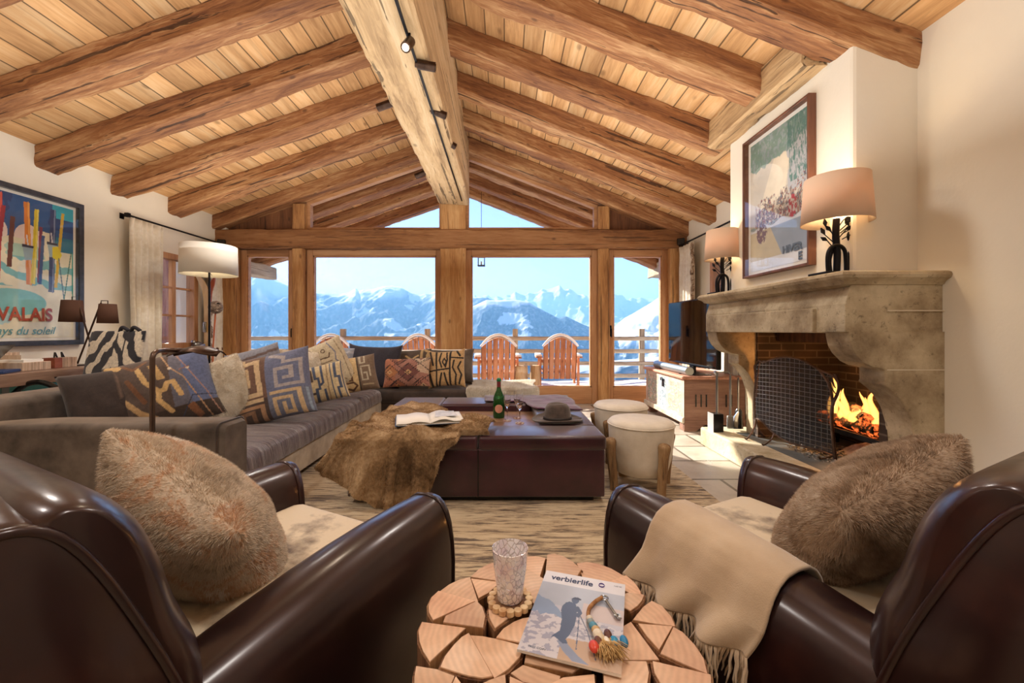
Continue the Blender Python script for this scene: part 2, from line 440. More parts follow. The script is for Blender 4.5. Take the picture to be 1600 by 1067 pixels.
def stone(name, a, b, c, sc_=1.0, joints=None):
    s = NT(name); v = s.map((sc_, sc_, sc_))
    n1 = s.noise(v, 3.2, 6, .65); n2 = s.noise(v, 30, 5, .7); 
    col = s.ramp(n1, [(.34, a), (.5, b), (.66, c)])
    col = s.mix(s.ramp(n2, [(.28, .75), (.42, 0.0)]), col, tuple(x * .45 for x in a))
    s.set(Base_Color=col, Roughness=.85); s.bump(s.math('ADD', s.math('MULTIPLY', n1, .5), n2), .55, .006); return s.m
m_stone = stone('fireplace_stone', S('7c6a52'), S('ad9c80'), S('cdbfa2'))
m_stone2 = stone('hearth_stone', S('a39678'), S('c0b59a'), S('d3cab2'), 1.6)
m_slate = M('slate', S('4c5357'), S('6d7476'), 5, rough=.55, bump=.3, bscale=30)
def floor_mat():
    s = NT('stone_floor'); v = s.map((1, 1, 1))
    br = s.n('ShaderNodeTexBrick'); s.l(s.map((1, 1, 1), rot=(0, 0, R(0))), br.inputs['Vector'])
    br.inputs['Scale'].default_value = 1.0; br.inputs['Brick Width'].default_value = .62; br.inputs['Row Height'].default_value = .42
    br.inputs['Mortar Size'].default_value = .012; br.inputs['Color1'].default_value = A4(S('aca296')); br.inputs['Color2'].default_value = A4(S('d2c8ba')); br.inputs['Mortar'].default_value = A4(S('6f675b'))
    n1 = s.noise(v, 5, 6, .7); n2 = s.noise(v, 40, 5, .7)
    col = s.mix(1.0, br.outputs['Color'], s.ramp(n1, [(.3, .7), (.7, 1.1)]), 'MULTIPLY')
    s.set(Base_Color=col, Roughness=s.ramp(n1, [(.3, .25), (.7, .55)]))
    s.bump(s.math('ADD', s.math('MULTIPLY', n2, .6), s.math('MULTIPLY', br.outputs['Fac'], -1.0)), .5, .006); return s.m
m_floor = floor_mat()
def rug_mat():
    s = NT('rug_pile'); v = s.map((1.2, 9.0, 1)); n1 = s.noise(v, 4.0, 8, .74, .5); n2 = s.noise(s.map((.8, 2.2, 1)), 1.3, 4)
    f = s.math('ADD', s.math('MULTIPLY', n1, .75), s.math('MULTIPLY', n2, .25))
    col = s.ramp(f, [(.42, S('5a4a3c')), (.47, S('9a866c')), (.515, S('bfab8b')), (.62, S('cdbb9c'))])
    s.set(Base_Color=col, Roughness=.95); s.b.inputs['Sheen Weight'].default_value = .3
    s.bump(s.noise(s.map((1, 1, 1)), 180, 3), .5, .004); return s.m
m_rug = rug_mat()
def leather():
    s = NT('brown_leather'); v = s.map((1, 1, 1)); n1 = s.noise(v, 3.5, 5, .6); vo = s.noise(v, 240, 3); n3 = s.noise(v, 9, 6, .6, .6)
    s.set(Base_Color=s.ramp(n1, [(.32, S('140809')), (.52, S('231011')), (.72, S('3f201a'))]), Roughness=s.ramp(n3, [(.3, .29), (.7, .40)]))
    s.b.inputs['Specular IOR Level'].default_value = .45; s.b.inputs['Coat Weight'].default_value = .45; s.b.inputs['Coat Roughness'].default_value = .18; s.b.inputs['Specular Tint'].default_value = (1, .82, .82, 1)
    s.bump(s.math('ADD', s.math('MULTIPLY', vo, .15), s.noise(v, 7, 2, .4)), .05, .006); return s.m
m_leather = leather()
def furm(name, stops, scale=5, rough=.9):
    s = NT(name); v = s.map((1, 1, 1)); n1 = s.noise(v, scale, 5, .7, .8); n2 = s.noise(v, 60, 3)
    f = s.math('ADD', s.math('MULTIPLY', n1, .78), s.math('MULTIPLY', n2, .22))
    s.set(Base_Color=s.ramp(f, stops), Roughness=rough); s.bump(n2, .4, .01)
    tl = s.n('ShaderNodeBsdfTranslucent'); mx = s.n('ShaderNodeMixShader'); mx.inputs[0].default_value = .10; s.l(s.b.inputs['Base Color'].links[0].from_socket, tl.inputs[0]); s.l(s.b.outputs[0], mx.inputs[1]); s.l(tl.outputs[0], mx.inputs[2]); s.l(mx.outputs[0], s.out.inputs[0]); return s.m
m_furL = furm('rabbit_fur', [(.33, S('937d68')), (.42, S('d6c6b2')), (.50, S('e6d6c2')), (.55, S('d6ac88')), (.60, S('f4ebe0')), (.7, S('fdfaf4'))], 5)
m_furR = furm('brown_fur', [(.35, S('85705c')), (.5, S('c2aa92')), (.66, S('e6d8c6'))], 5)
m_furT = furm('throw_fur', [(.36, S('6e5438')), (.5, S('a98a64')), (.66, S('d6bc98'))], 4)
m_furC = furm('cream_fur', [(.33, S('cfc0a8')), (.5, S('efe7d8')), (.68, S('fbf7ef'))], 5)
m_sheep = furm('sheepskin_wool', [(.3, S('dccfba')), (.5, S('f3eee4')), (.7, S('fdfbf6'))], 7)
m_velvet = M('brown_velvet', S('302824'), S('766a60'), 5, rough=.8, bump=.12, bscale=30, contrast=(.3, .72), Sheen_Weight=.8, Sheen_Roughness=.4, Sheen_Tint=A4(S('cdbba5')))
m_velvetd = M('dark_brown_velvet', S('231b19'), S('4a3c36'), 5, rough=.75, Sheen_Weight=.5, Sheen_Roughness=.4)
def seatm():
    s = NT('ribbed_velvet'); v = s.map((2.5, 60, 2.5)); n1 = s.noise(v, 2.2, 4, .6, .7)
    s.set(Base_Color=s.ramp(n1, [(.35, S('3a3236')), (.55, S('6c6068')), (.7, S('93857c'))]), Roughness=.55); s.b.inputs['Sheen Weight'].default_value = .7
    s.b.inputs['Sheen Roughness'].default_value = .35; s.bump(n1, .6, .012); return s.m
m_seat = seatm()
m_base = M('sofa_plinth_velvet', S('a08e78'), S('cdbfa8'), 7, rough=.8, bump=.15, Sheen_Weight=.4)
m_cowhide = M('plum_cowhide', S('1d0a12'), S('4a1a2a'), 3.0, rough=.34, bump=.25, bscale=160, contrast=(.3, .75), Sheen_Weight=.5, Sheen_Roughness=.4, Coat_Weight=.3, Coat_Roughness=.22)
m_plum = M('plum_throw', S('2f1426'), S('6a3258'), 6, rough=.85, bump=.4, bscale=25, Sheen_Weight=.7)
m_hide2 = M('blond_cowhide', S('5f4a36'), S('d8c6a8'), 4, rough=.6, bump=.2, bscale=120, contrast=(.38, .5), Sheen_Weight=.3)
m_whide = M('white_cowhide', S('cfc5b4'), S('ece5d8'), 4, rough=.7, bump=.25, bscale=120, Sheen_Weight=.3)
m_black = M('black_metal', S('17151a'), rough=.42, metal=.7)
m_bronze = M('dark_bronze', S('3a2c26'), S('5a463a'), 12, rough=.36, metal=.9)
m_steel = M('brushed_steel', S('a9adb0'), rough=.3, metal=1)
m_chrome = M('chrome', S('d8d8d8'), rough=.12, metal=1)
m_blackp = M('black_plastic', S('0c0c0e'), rough=.25)
m_screen = M('tv_glass', S('020203'), rough=.05)
m_curtain = M('cream_linen', S('e4dccb'), S('f3eee2'), 20, rough=.9, bump=.15, bscale=200, Subsurface_Weight=0.0)
m_white = M('white_paper', S('f2efe8'), rough=.8)
m_paint = M('painted_surface', None, attr=True, scale=9, rough=.75)
m_cloth = M('woven_cloth', None, attr=True, scale=60, stretch=(1, 1, 1), rough=.85, bump=.5, bscale=260, Sheen_Weight=.25)
m_print = M('printed_paper', None, attr=True, scale=3, rough=.35)
def glassm(name, tint=(1, 1, 1)):
    """thin pane: mostly clear, reflecting more at grazing angles"""
    m = bpy.data.materials.new(name); m.use_nodes = True; t = m.node_tree; t.nodes.clear(); N = t.nodes.new; L = t.links.new
    o = N('ShaderNodeOutputMaterial'); tr = N('ShaderNodeBsdfTransparent'); gl = N('ShaderNodeBsdfGlossy'); mx = N('ShaderNodeMixShader')
    g = N('ShaderNodeNewGeometry'); d = N('ShaderNodeVectorMath'); d.operation = 'DOT_PRODUCT'; L(g.outputs['Normal'], d.inputs[0]); L(g.outputs['Incoming'], d.inputs[1])
    ab = N('ShaderNodeMath'); ab.operation = 'ABSOLUTE'; L(d.outputs['Value'], ab.inputs[0])
    s1 = N('ShaderNodeMath'); s1.operation = 'SUBTRACT'; s1.inputs[0].default_value = 1; L(ab.outputs[0], s1.inputs[1])
    p = N('ShaderNodeMath'); p.operation = 'POWER'; L(s1.outputs[0], p.inputs[0]); p.inputs[1].default_value = 5
    q = N('ShaderNodeMath'); q.operation = 'MULTIPLY_ADD'; L(p.outputs[0], q.inputs[0]); q.inputs[1].default_value = .9; q.inputs[2].default_value = .025
    tr.inputs[0].default_value = A4(tint); gl.inputs['Roughness'].default_value = .01
    L(q.outputs[0], mx.inputs[0]); L(tr.outputs[0], mx.inputs[1]); L(gl.outputs[0], mx.inputs[2]); L(mx.outputs[0], o.inputs[0]); return m
m_glass = glassm('window_glass')
m_pglass = glassm('picture_glass')
m_crystal = NT('clear_glass').set(Base_Color=(1, 1, 1), Roughness=.0, IOR=1.45, Transmission_Weight=1.0).m
def shadem(name, c, k):
    """lamp shade cloth lets some of the bulb's light through"""
    m = bpy.data.materials.new(name); m.use_nodes = True; t = m.node_tree; t.nodes.clear()
    o = t.nodes.new('ShaderNodeOutputMaterial'); d = t.nodes.new('ShaderNodeBsdfDiffuse'); q = t.nodes.new('ShaderNodeBsdfTranslucent'); mx = t.nodes.new('ShaderNodeMixShader')
    d.inputs[0].default_value = A4(c); q.inputs[0].default_value = A4(tuple(x * y for x, y in zip(c, (1, .8, .55)))); mx.inputs[0].default_value = k
    t.links.new(d.outputs[0], mx.inputs[1]); t.links.new(q.outputs[0], mx.inputs[2]); t.links.new(mx.outputs[0], o.inputs[0]); return m
m_shade = shadem('cream_lampshade', S('e9d2bc'), .14)
m_shadeb = shadem('brown_lampshade', S('6b5044'), .3)
def emit(name, c, k):
    m = bpy.data.materials.new(name); m.use_nodes = True; t = m.node_tree; t.nodes.clear()
    o = t.nodes.new('ShaderNodeOutputMaterial'); e = t.nodes.new('ShaderNodeEmission'); e.inputs[0].default_value = A4(c); e.inputs[1].default_value = k
    t.links.new(e.outputs[0], o.inputs[0]); return m
m_bulb = emit('bulb_glow', (1, .78, .45), 12)
m_snow = M('snow', S('eef2f8'), S('ffffff'), 3, rough=.8, bump=.3, bscale=8)
# ------------------------------------------------------------------ the room
XL, XR, XR2, YB = -4.12, 2.30, 2.60, 5.98
RX, RZ, SL, SR = -.70, 3.88, .345, .388
def roofz(x): return RZ - (SL * (RX - x) if x < RX else SR * (x - RX))
mb = MB(); mb.box(XL - .5, XR2 + .5, -2.3, YB + .15, -.2, 0); struct('floor', mb, m_floor, 'pale grey stone tile floor of the living room')
# ceiling: two boarded slopes running on to the overhang
for nm, x0, x1, lb in (('ceiling', XL - .9, RX, 'left slope of the boarded pine ceiling'), ('ceiling', RX, XR2 + 1.0, 'right slope of the boarded pine ceiling')):
    mb = MB(); v = []
    for x in (x0, x1):
        for y in (-2.3, 8.45):
            v += [(x, y, roofz(x)), (x, y, roofz(x) + .16)]
    mb.add(v, [(0, 2, 6, 4), (1, 5, 7, 3), (0, 4, 5, 1), (2, 3, 7, 6), (0, 1, 3, 2), (4, 6, 7, 5)])
    struct(nm, mb, m_ceiling, lb)
# walls
def wall_hole(x0, x1, y0, y1, z1, hy0, hy1, hz0, hz1):
    mb = MB(); mb.box(x0, x1, y0, hy0, 0, z1); mb.box(x0, x1, hy1, y1, 0, z1); mb.box(x0, x1, hy0, hy1, 0, hz0); mb.box(x0, x1, hy0, hy1, hz1, z1); return mb
LWY0, LWY1, LWZ0, LWZ1 = 4.80, 5.50, .84, 2.02
struct('wall_left', wall_hole(XL - .32, XL, -2.3, YB + .1, roofz(XL) + .05, LWY0, LWY1, LWZ0, LWZ1), m_wall, 'cream plaster wall with the ski poster')
mb = MB(); mb.box(XR, XR + .3, -2.3, 2.30, 0, roofz(XR) + .02); struct('wall_right', mb, m_wall, 'cream plaster wall beside the fireplace')
RWY0, RWY1, RWZ0, RWZ1 = 4.62, 5.16, .95, 2.0
struct('wall_right_far', wall_hole(XR2, XR2 + .3, 3.54, YB + .1, roofz(XR2) + .02, RWY0, RWY1, RWZ0, RWZ1), m_wall, 'cream plaster wall behind the television')
mb = MB(); mb.box(XL - .3, XR + .3, -2.5, -2.3, 0, 4.0); struct('wall_rear', mb, m_wall, 'plaster wall at the back of the room')
# chimney breast and firebox
mb = MB(); mb.box(1.94, 3.0, 2.28, 3.53, 1.30, roofz(1.94) + .03); struct('wall_chimney', mb, m_wall, 'white plastered chimney breast above the mantel', bevel=.02)
# ---- gable window wall
YP = 5.95
def px(x, y=YP - .1): return (x - CX) / F * y
def pz(y, d=YP - .1): return EYE - (y - CY) / F * d
yf = YP - .1      # room-side faces of the posts
TB0, TB1 = pz(388), pz(358)
def label_struct(o, lab): o['kind'] = 'structure'; o['label'] = lab; return o
label_struct(hewn('trim_1', (XL - .1, YP - .01, (TB0 + TB1) / 2), (XR2 + .1, YP - .01, (TB0 + TB1) / 2), .22, TB1 - TB0, m_tie, .008), 'long dark tie beam above the glass doors')
posts = [(346, 368, 0, TB0, 'left corner post of the window wall'), (455, 473, 0, TB0, 'post between left glass door and left window'), (688, 727, 0, 3.30, 'wide central post under the ridge beam'),
         (935, 953, 0, TB0, 'post between right window and right glass door'), (1047, 1066, 0, TB0, 'right corner post behind the television'),
         (456, 475, TB1, pz(318), 'short post left of the gable glass'), (935, 953, TB1, pz(322), 'short post right of the gable glass')]
for k, (a, b, z0, z1, lb) in enumerate(posts):
    xa, xb = px(a), px(b)
    label_struct(hewn('trim_%d' % (k + 2), ((xa + xb) / 2, YP, z0), ((xa + xb) / 2, YP, z1), .19, xb - xa, m_post, .004, up=(1, 0, 0)), lb)
# corner infill
mb = MB(); mb.box(XL - .1, px(350), YP - .06, YP + .06, 0, 3.0); mb.box(px(1062), XR2 + .3, YP - .06, YP + .06, 0, 3.0)
struct('wall_gable', mb, m_wall, 'narrow plaster strips at both ends of the window wall')
# dark boards in the low corners of the gable
mb = MB()
for (xa, xb) in ((XL, px(456)), (px(953), XR2)):
    mb.prism([(xa, TB1), (xb, TB1), (xb, roofz(xb) + .02), (xa, roofz(xa) + .02)], YP, YP + .05, 'Y')
struct('wall_gable_boards', mb, m_dwood, 'dark boards in the low corners of the gable')
def glazing(n, x0, x1, z0, z1, fw, bot, lab, door=False, handle=None):
    """fixed light or glass door: outer lining, leaf frame, pane"""
    nm = ('door_%d' if door else 'window_%d') % n
    mb = MB(); y0, y1 = YP + .0, YP + .10
    mb.box(x0, x0 + fw, y0, y1, z0, z1, ch=.006); mb.box(x1 - fw, x1, y0, y1, z0, z1, ch=.006)
    o = struct(nm, mb, m_frame, lab)
    mb = MB(); mb.box(x0 + fw, x1 - fw, y0 + .001, y1 - .001, z1 - fw, z1, ch=.006); mb.box(x0 + fw, x1 - fw, y0 + .001, y1 - .001, z0, z0 + bot, ch=.006)
    obj('rails', mb, m_frame_h, o)
    mb = MB(); g = .018
    for (a, b, c, d) in ((x0 + fw, x0 + fw + g, z0 + bot, z1 - fw), (x1 - fw - g, x1 - fw, z0 + bot, z1 - fw), (x0 + fw, x1 - fw, z0 + bot, z0 + bot + g), (x0 + fw, x1 - fw, z1 - fw - g, z1 - fw)):
        mb.box(a, b, y0 + .015, y1 - .02, c, d)
    obj('glazing_bead', mb, m_frame_h, o)
    mb = MB(); mb.box(x0 + fw, x1 - fw, y0 + .045, y0 + .052, z0 + bot, z1 - fw); obj('pane', mb, m_glass, o)
    if handle:
        mb = MB(); hx = handle; mb.box(hx - .012, hx + .012, y0 - .008, y0 + .002, .98, 1.14, ch=.003)
        mb.tube([(hx, y0 - .004, 1.09), (hx, y0 - .05, 1.09), (hx, y0 - .055, 1.06), (hx, y0 - .05, .97)], .008); obj('handle', mb, m_black, o, smooth=30)
    return o
glazing(1, px(369), px(455), .0, TB0, .085, .24, 'glass terrace door at the left end', True, px(452))
glazing(1, px(474), px(689), .0, TB0, .085, .24, 'big left picture window facing the mountains')
glazing(2, px(726), px(936), .0, TB0, .085, .24, 'big right picture window facing the mountains')
glazing(2, px(952), px(1048), .0, TB0, .085, .24, 'glass terrace door at the right end', True, px(957))
# gable lights: sloping tops
def gable(n, xa, xb, lab):
    f = .05; za, zb = roofz(xa) - .20, roofz(xb) - .20
    y0, y1 = YP + .0, YP + .09
    out = [(xa, TB1), (xb, TB1), (xb, zb), (xa, za)]
    sa = (zb - za) / (xb - xa)
    inn = [(xa + f, TB1 + f), (xb - f, TB1 + f), (xb - f, zb - f - sa * f), (xa + f, za - f + sa * f)]
    mb = MB(); v = [(p[0], y, p[1]) for y in (y0, y1) for p in out + inn]
    fc = []
    for i in range(4):
        j = (i + 1) % 4
        fc += [(i, j, 4 + j, 4 + i), (8 + i, 12 + i, 12 + j, 8 + j), (4 + i, 4 + j, 12 + j, 12 + i), (i, 8 + i, 8 + j, j)]
    mb.add(v, fc); o = struct('window_%d' % n, mb, m_frame_h, lab)
    mb = MB(); mb.prism(inn, y0 + .04, y0 + .047, 'Y'); obj('pane', mb, m_glass, o)
gable(3, px(474), px(690), 'left triangular gable window under the roof')
gable(4, px(726), px(936), 'right triangular gable window under the roof')
# ---- ridge beam, rafters
label_struct(hewn('ridge_beam', (-.71, -2.2, 3.31), (-.71, YP - .12, 3.31), .42, .90, m_ridge, .007, ch=.025), 'massive pale ridge beam running to the gable')
LEFTY = [(5.77, 'nearest the window wall'), (5.02, 'second from the window wall'), (4.29, 'third from the window wall'), (3.585, 'fourth from the window wall'), (2.90, 'fifth from the window wall'), (2.17, 'sixth from the window wall'), (1.44, 'seventh from the window wall'), (.7, 'above the armchairs'), (-.05, 'above the camera side'), (-.8, 'at the back of the room')]
BW, BH = .21, .175
def rafter(side, y, x0, x1, lab, k):
    sl = SL if side == 'left' else -SR
    off = BH / 2 / math.cos(math.atan(sl)) 
    a = (x0, y + BW / 2, roofz(x0) - off); b = (x1, y + BW / 2, roofz(x1) - off)
    return label_struct(hewn('ceiling_beam', a, b, BW, BH + .02, m_rafter, .011, ch=.018, seed=k), lab)
for k, (y, t) in enumerate(LEFTY): rafter('left', y, XL - .05, RX - .1, 'left ceiling beam, ' + t, k)
RIGHTY = [(5.77, XR2 + .05, 'nearest the window wall'), (5.02, XR2 + .05, 'second from the window wall'), (4.29, XR2 + .05, 'third from the window wall'), (3.585, 1.97, 'fourth, meeting the chimney breast'), (2.845, 1.84, 'fifth, ending in the trimmer'), (2.26, XR + .05, 'sixth, crossing above the mantel lamp'), (1.44, XR + .05, 'seventh from the window wall'), (.7, XR + .05, 'above the armchairs'), (-.05, XR + .05, 'above the camera side'), (-.8, XR + .05, 'at the back of the room')]
for k, (y, x, t) in enumerate(RIGHTY): rafter('right', y, RX + .1, x, 'right ceiling beam, ' + t, k + 20)
label_struct(hewn('ceiling_beam', (1.885, 2.46, 2.785), (1.885, 3.60, 2.785), .20, .25, m_ridge, .010, ch=.02, seed=50), 'pale trimmer beam in front of the chimney breast')
# overhang outside: rafters, purlin ends, ridge end
for k, y in enumerate((6.45, 7.15, 7.9)):
    for sd, x0, x1 in (('left', XL - .8, RX), ('right', RX, XR2 + .9)):
        rafter(sd, y, x0, x1, 'outdoor roof beam, %s slope, %s' % (sd, ('next to the gable glass', 'middle of the overhang', 'at the roof edge')[k]), 60 + k)
label_struct(hewn('trim_10', (-4.75, 5.9, 2.22), (-4.75, 8.35, 2.22), .24, .24, m_ext, .01), 'projecting eave timber outside the left door')
label_struct(hewn('trim_11', (3.05, 5.9, 2.25), (3.05, 8.35, 2.25), .24, .24, m_ext, .01), 'projecting eave timber outside the right door')
mb = MB(); mb.box(-5.5, -5.35, 5.35, 6.6, 0, 2.4); mb.box(-4.55, -4.42, 6.1, 6.8, 0, 2.4); struct('wall_outside_left', mb, m_extp, 'old timber cladding outside the left wall')
# ---- side windows
def casement(n, side, y0, y1, z0, z1, lab, inner):
    s_ = 1 if side == 'left' else -1
    xf = inner
    mb = MB(); w_ = .07
    def B(a0, a1, b0, b1, c0, c1): mb.box(min(a0, a1), max(a0, a1), b0, b1, c0, c1, ch=.004)
    x0, x1 = xf - s_ * .10, xf + s_ * .012
    B(x0, x1, y0, y0 + w_, z0, z1); B(x0, x1, y1 - w_, y1, z0, z1); B(x0, x1, y0 + w_, y1 - w_, z1 - w_, z1); B(x0, x1, y0 + w_, y1 - w_, z0, z0 + w_)
    o = struct('window_%d' % n, mb, m_frame, lab)
    mb = MB(); ym = (y0 + y1) / 2
    B(xf - s_ * .08, xf - s_ * .03, ym - .03, ym + .03, z0 + w_, z1 - w_)
    for k in (1, 2):
        zz = z0 + w_ + (z1 - z0 - 2 * w_) * k / 3; B(xf - s_ * .075, xf - s_ * .035, y0 + w_, y1 - w_, zz - .012, zz + .012)
    obj('glazing_bars', mb, m_frame, o)
    mb = MB(); mb.box(min(xf - s_ * .06, xf - s_ * .055), max(xf - s_ * .06, xf - s_ * .055), y0 + w_, y1 - w_, z0 + w_, z1 - w_); obj('pane', mb, m_glass, o)
    return o
casement(5, 'left', LWY0, LWY1, LWZ0, LWZ1, 'small six-pane timber window in the left wall', XL)
casement(6, 'right', RWY0, RWY1, RWZ0, RWZ1, 'small timber window behind the far mantel lamp', XR2)
mb = MB(); mb.box(XL - .02, XL + .10, 4.7, 5.93, .78, .83, ch=.01); struct('trim_12', mb, m_dwood, 'narrow dark sill ledge under the left window')
# ------------------------------------------------------------------ rug
mb = MB(); mb.box(-2.55, 1.335, .1, 4.62, 0, .014, ch=.005)
tag(obj('area_rug', mb, m_rug), 'large tan rug with dark grain-like streaks under the seating', 'rug')
# ------------------------------------------------------------------ outside: terrace, railing, mountains
mb = MB(); mb.box(-6, 5.5, YB + .16, 8.85, -.2, -.02); struct('terrace_floor', mb, m_snow, 'snow covered timber terrace floor')
mb = MB()
P = [[(x, y, .03 + .05 * noise.noise(Vector((x * 1.3, y * 1.3, 0))) ) for x in np.linspace(-4.3, 5.5, 90)] for y in np.linspace(YB + .2, 8.5, 24)]
mb.grid(P); o = obj('snow_cover', mb, m_snow, smooth=True); tag(o, 'layer of fresh snow lying over the terrace', 'snow', kind='stuff')
YR = 8.6
rail = thing('terrace_railing', 'weathered timber railing with four bars along the terrace', 'railing', (0, YR, 0))
for (x0, x1) in ((-6.0, -3.4), (-3.4, .23), (.23, 5.4)):
    for zc in (.90, .635, .375, .12):
        hewn('rail_bar', (x0, YR, zc), (x1, YR, zc), .05, .085, m_ext, .003, parent=rail)
for x in (-6.0, -3.4, -1.62, .23, 2.9, 5.4): hewn('rail_post', (x, YR + .05, -.15), (x, YR + .05, 1.10), .10, .11, m_ext, .003, up=(1, 0, 0), parent=rail)
m_cedar = wood('cedar_slats', S('9c5c3c'), S('cc8a62'), S('e0a884'), 'Z', 1, .2, plank=('X', .095), bump=.3, gap=.014)
def adirondack():
    t = thing('garden_chair', '', 'chair')
    n = 6; W = .60
    for k in range(n):
        x0 = -W / 2 + k * W / n; xc = x0 + W / n / 2
        top = .93 - 1.15 * xc * xc * 1.4
        mb = MB(); L = []
        for (x, z) in ((x0 + .006, .16), (x0 + W / n - .006, .16), (x0 + W / n - .006, top - abs(x0 + W / n) * .25 * (1 if xc > 0 else 0)), (x0 + .006, top - abs(x0) * .25 * (1 if xc < 0 else 0))): L.append((x, z))
        mb.prism(L, -.012, .012, 'Y'); o = obj('back_slat', mb, m_cedar, t); o.rotation_euler = (R(14), 0, 0)
    mb = MB(); mb.box(-.36, .36, .0, .04, .44, .50, ch=.004); obj('cross_rail', mb, m_cedar, t)
    for s_ in (-1, 1):
        mb = MB(); mb.box(s_ * .36 - .06, s_ * .36 + .06, .0, .62, .52, .545, ch=.006); obj('armrest', mb, m_cedar, t)
        mb = MB(); mb.box(s_ * .34 - .02, s_ * .34 + .02, .50, .59, -.0, .52); obj('leg', mb, m_cedar, t)
        mb = MB(); mb.box(s_ * .34 - .02, s_ * .34 + .02, -.02, .06, 0, .52); obj('leg', mb, m_cedar, t)
    mb = MB(); mb.box(-.3, .3, .0, .55, .26, .285); obj('seat', mb, m_cedar, t)
    for s_ in (0,):   # snow caught on the rim and arms
        path = [(x, .0 - math.tan(R(14)) * (.93 - 1.6 * x * x) * 1.0, .945 - 2.1 * x * x) for x in np.linspace(-.31, .31, 11)]
        mb = MB(); mb.tube(path, [.013 + .012 * abs(math.sin(i * 1.7 + i * i)) for i in range(11)], 8); obj('snow', mb, m_snow, t, smooth=True)
        mb = MB(); mb.box(-.42, -.30, .02, .6, .545, .585, ch=.015); obj('snow', mb, m_snow, t, smooth=50); mb = MB(); mb.box(.30, .42, .02, .6, .545, .585, ch=.015); obj('snow', mb, m_snow, t, smooth=50)
        mb = MB(); mb.box(-.36, .36, -.02, .06, .495, .52, ch=.01); obj('snow', mb, m_snow, t)
    return t
ch0 = adirondack()
for i, (xx, yy, rz, lab) in enumerate(((.985, 7.35, -2, 'snow-rimmed slatted garden chair outside the right picture window, rightmost of the row'), (-.11, 7.2, 3, 'snow-rimmed garden chair just right of the central post'), (-1.52, 7.5, -2, 'snow-rimmed garden chair left of the central post'), (-3.10, 7.5, 4, 'snow-rimmed garden chair, leftmost of the terrace row'))):
    c = ch0 if i == 0 else copy_tree(ch0)
    c.location = (xx, yy, .05); c.rotation_euler = (0, 0, R(rz)); tag(c, lab, 'garden chair', 'garden chairs in a row on the terrace')
m_log = wood('log_bark_cut', S('8a6b48'), S('bd9d72'), S('dcc49c'), 'Z', 1, .4)
for (xx, yy, r_, h, lab) in ((.28, 7.25, .13, .40, 'short log stump table between two garden chairs, larger one'), (.55, 7.35, .09, .40, 'slim log stump standing right of a larger stump')):
    mb = MB(); mb.lathe([(r_, 0), (r_ * 1.02, h * .5), (r_ * .98, h), (r_ * .5, h + .005)], (xx, yy, .04), 18, wob=lambda a, z: 1 + .05 * math.sin(3 * a + 1))
    tag(obj('log_stump', mb, m_log, smooth=40), lab, 'stump', 'log stumps on the terrace')
# small lantern hanging under the overhang
t = thing('hanging_lantern', 'small square dark lantern hanging outside the right picture window', 'lantern', (-.37, 6.6, 2.2))
mb = MB()
for (sx, sy) in ((-1, -1), (1, -1), (1, 1), (-1, 1)): mb.box(sx * .05 - .005, sx * .05 + .005, sy * .05 - .005, sy * .05 + .005, -.09, .05)
for z in (-.09, .05): mb.box(-.06, .06, -.06, .06, z - .006, z + .006)
mb.tube([(0, 0, .05), (0, 0, 1.1)], .004); obj('cage', mb, m_black, t)
mb = MB(); mb.lathe([(.012, -.08), (.012, -.02)], (0, 0, 0), 10); obj('candle', mb, m_white, t)
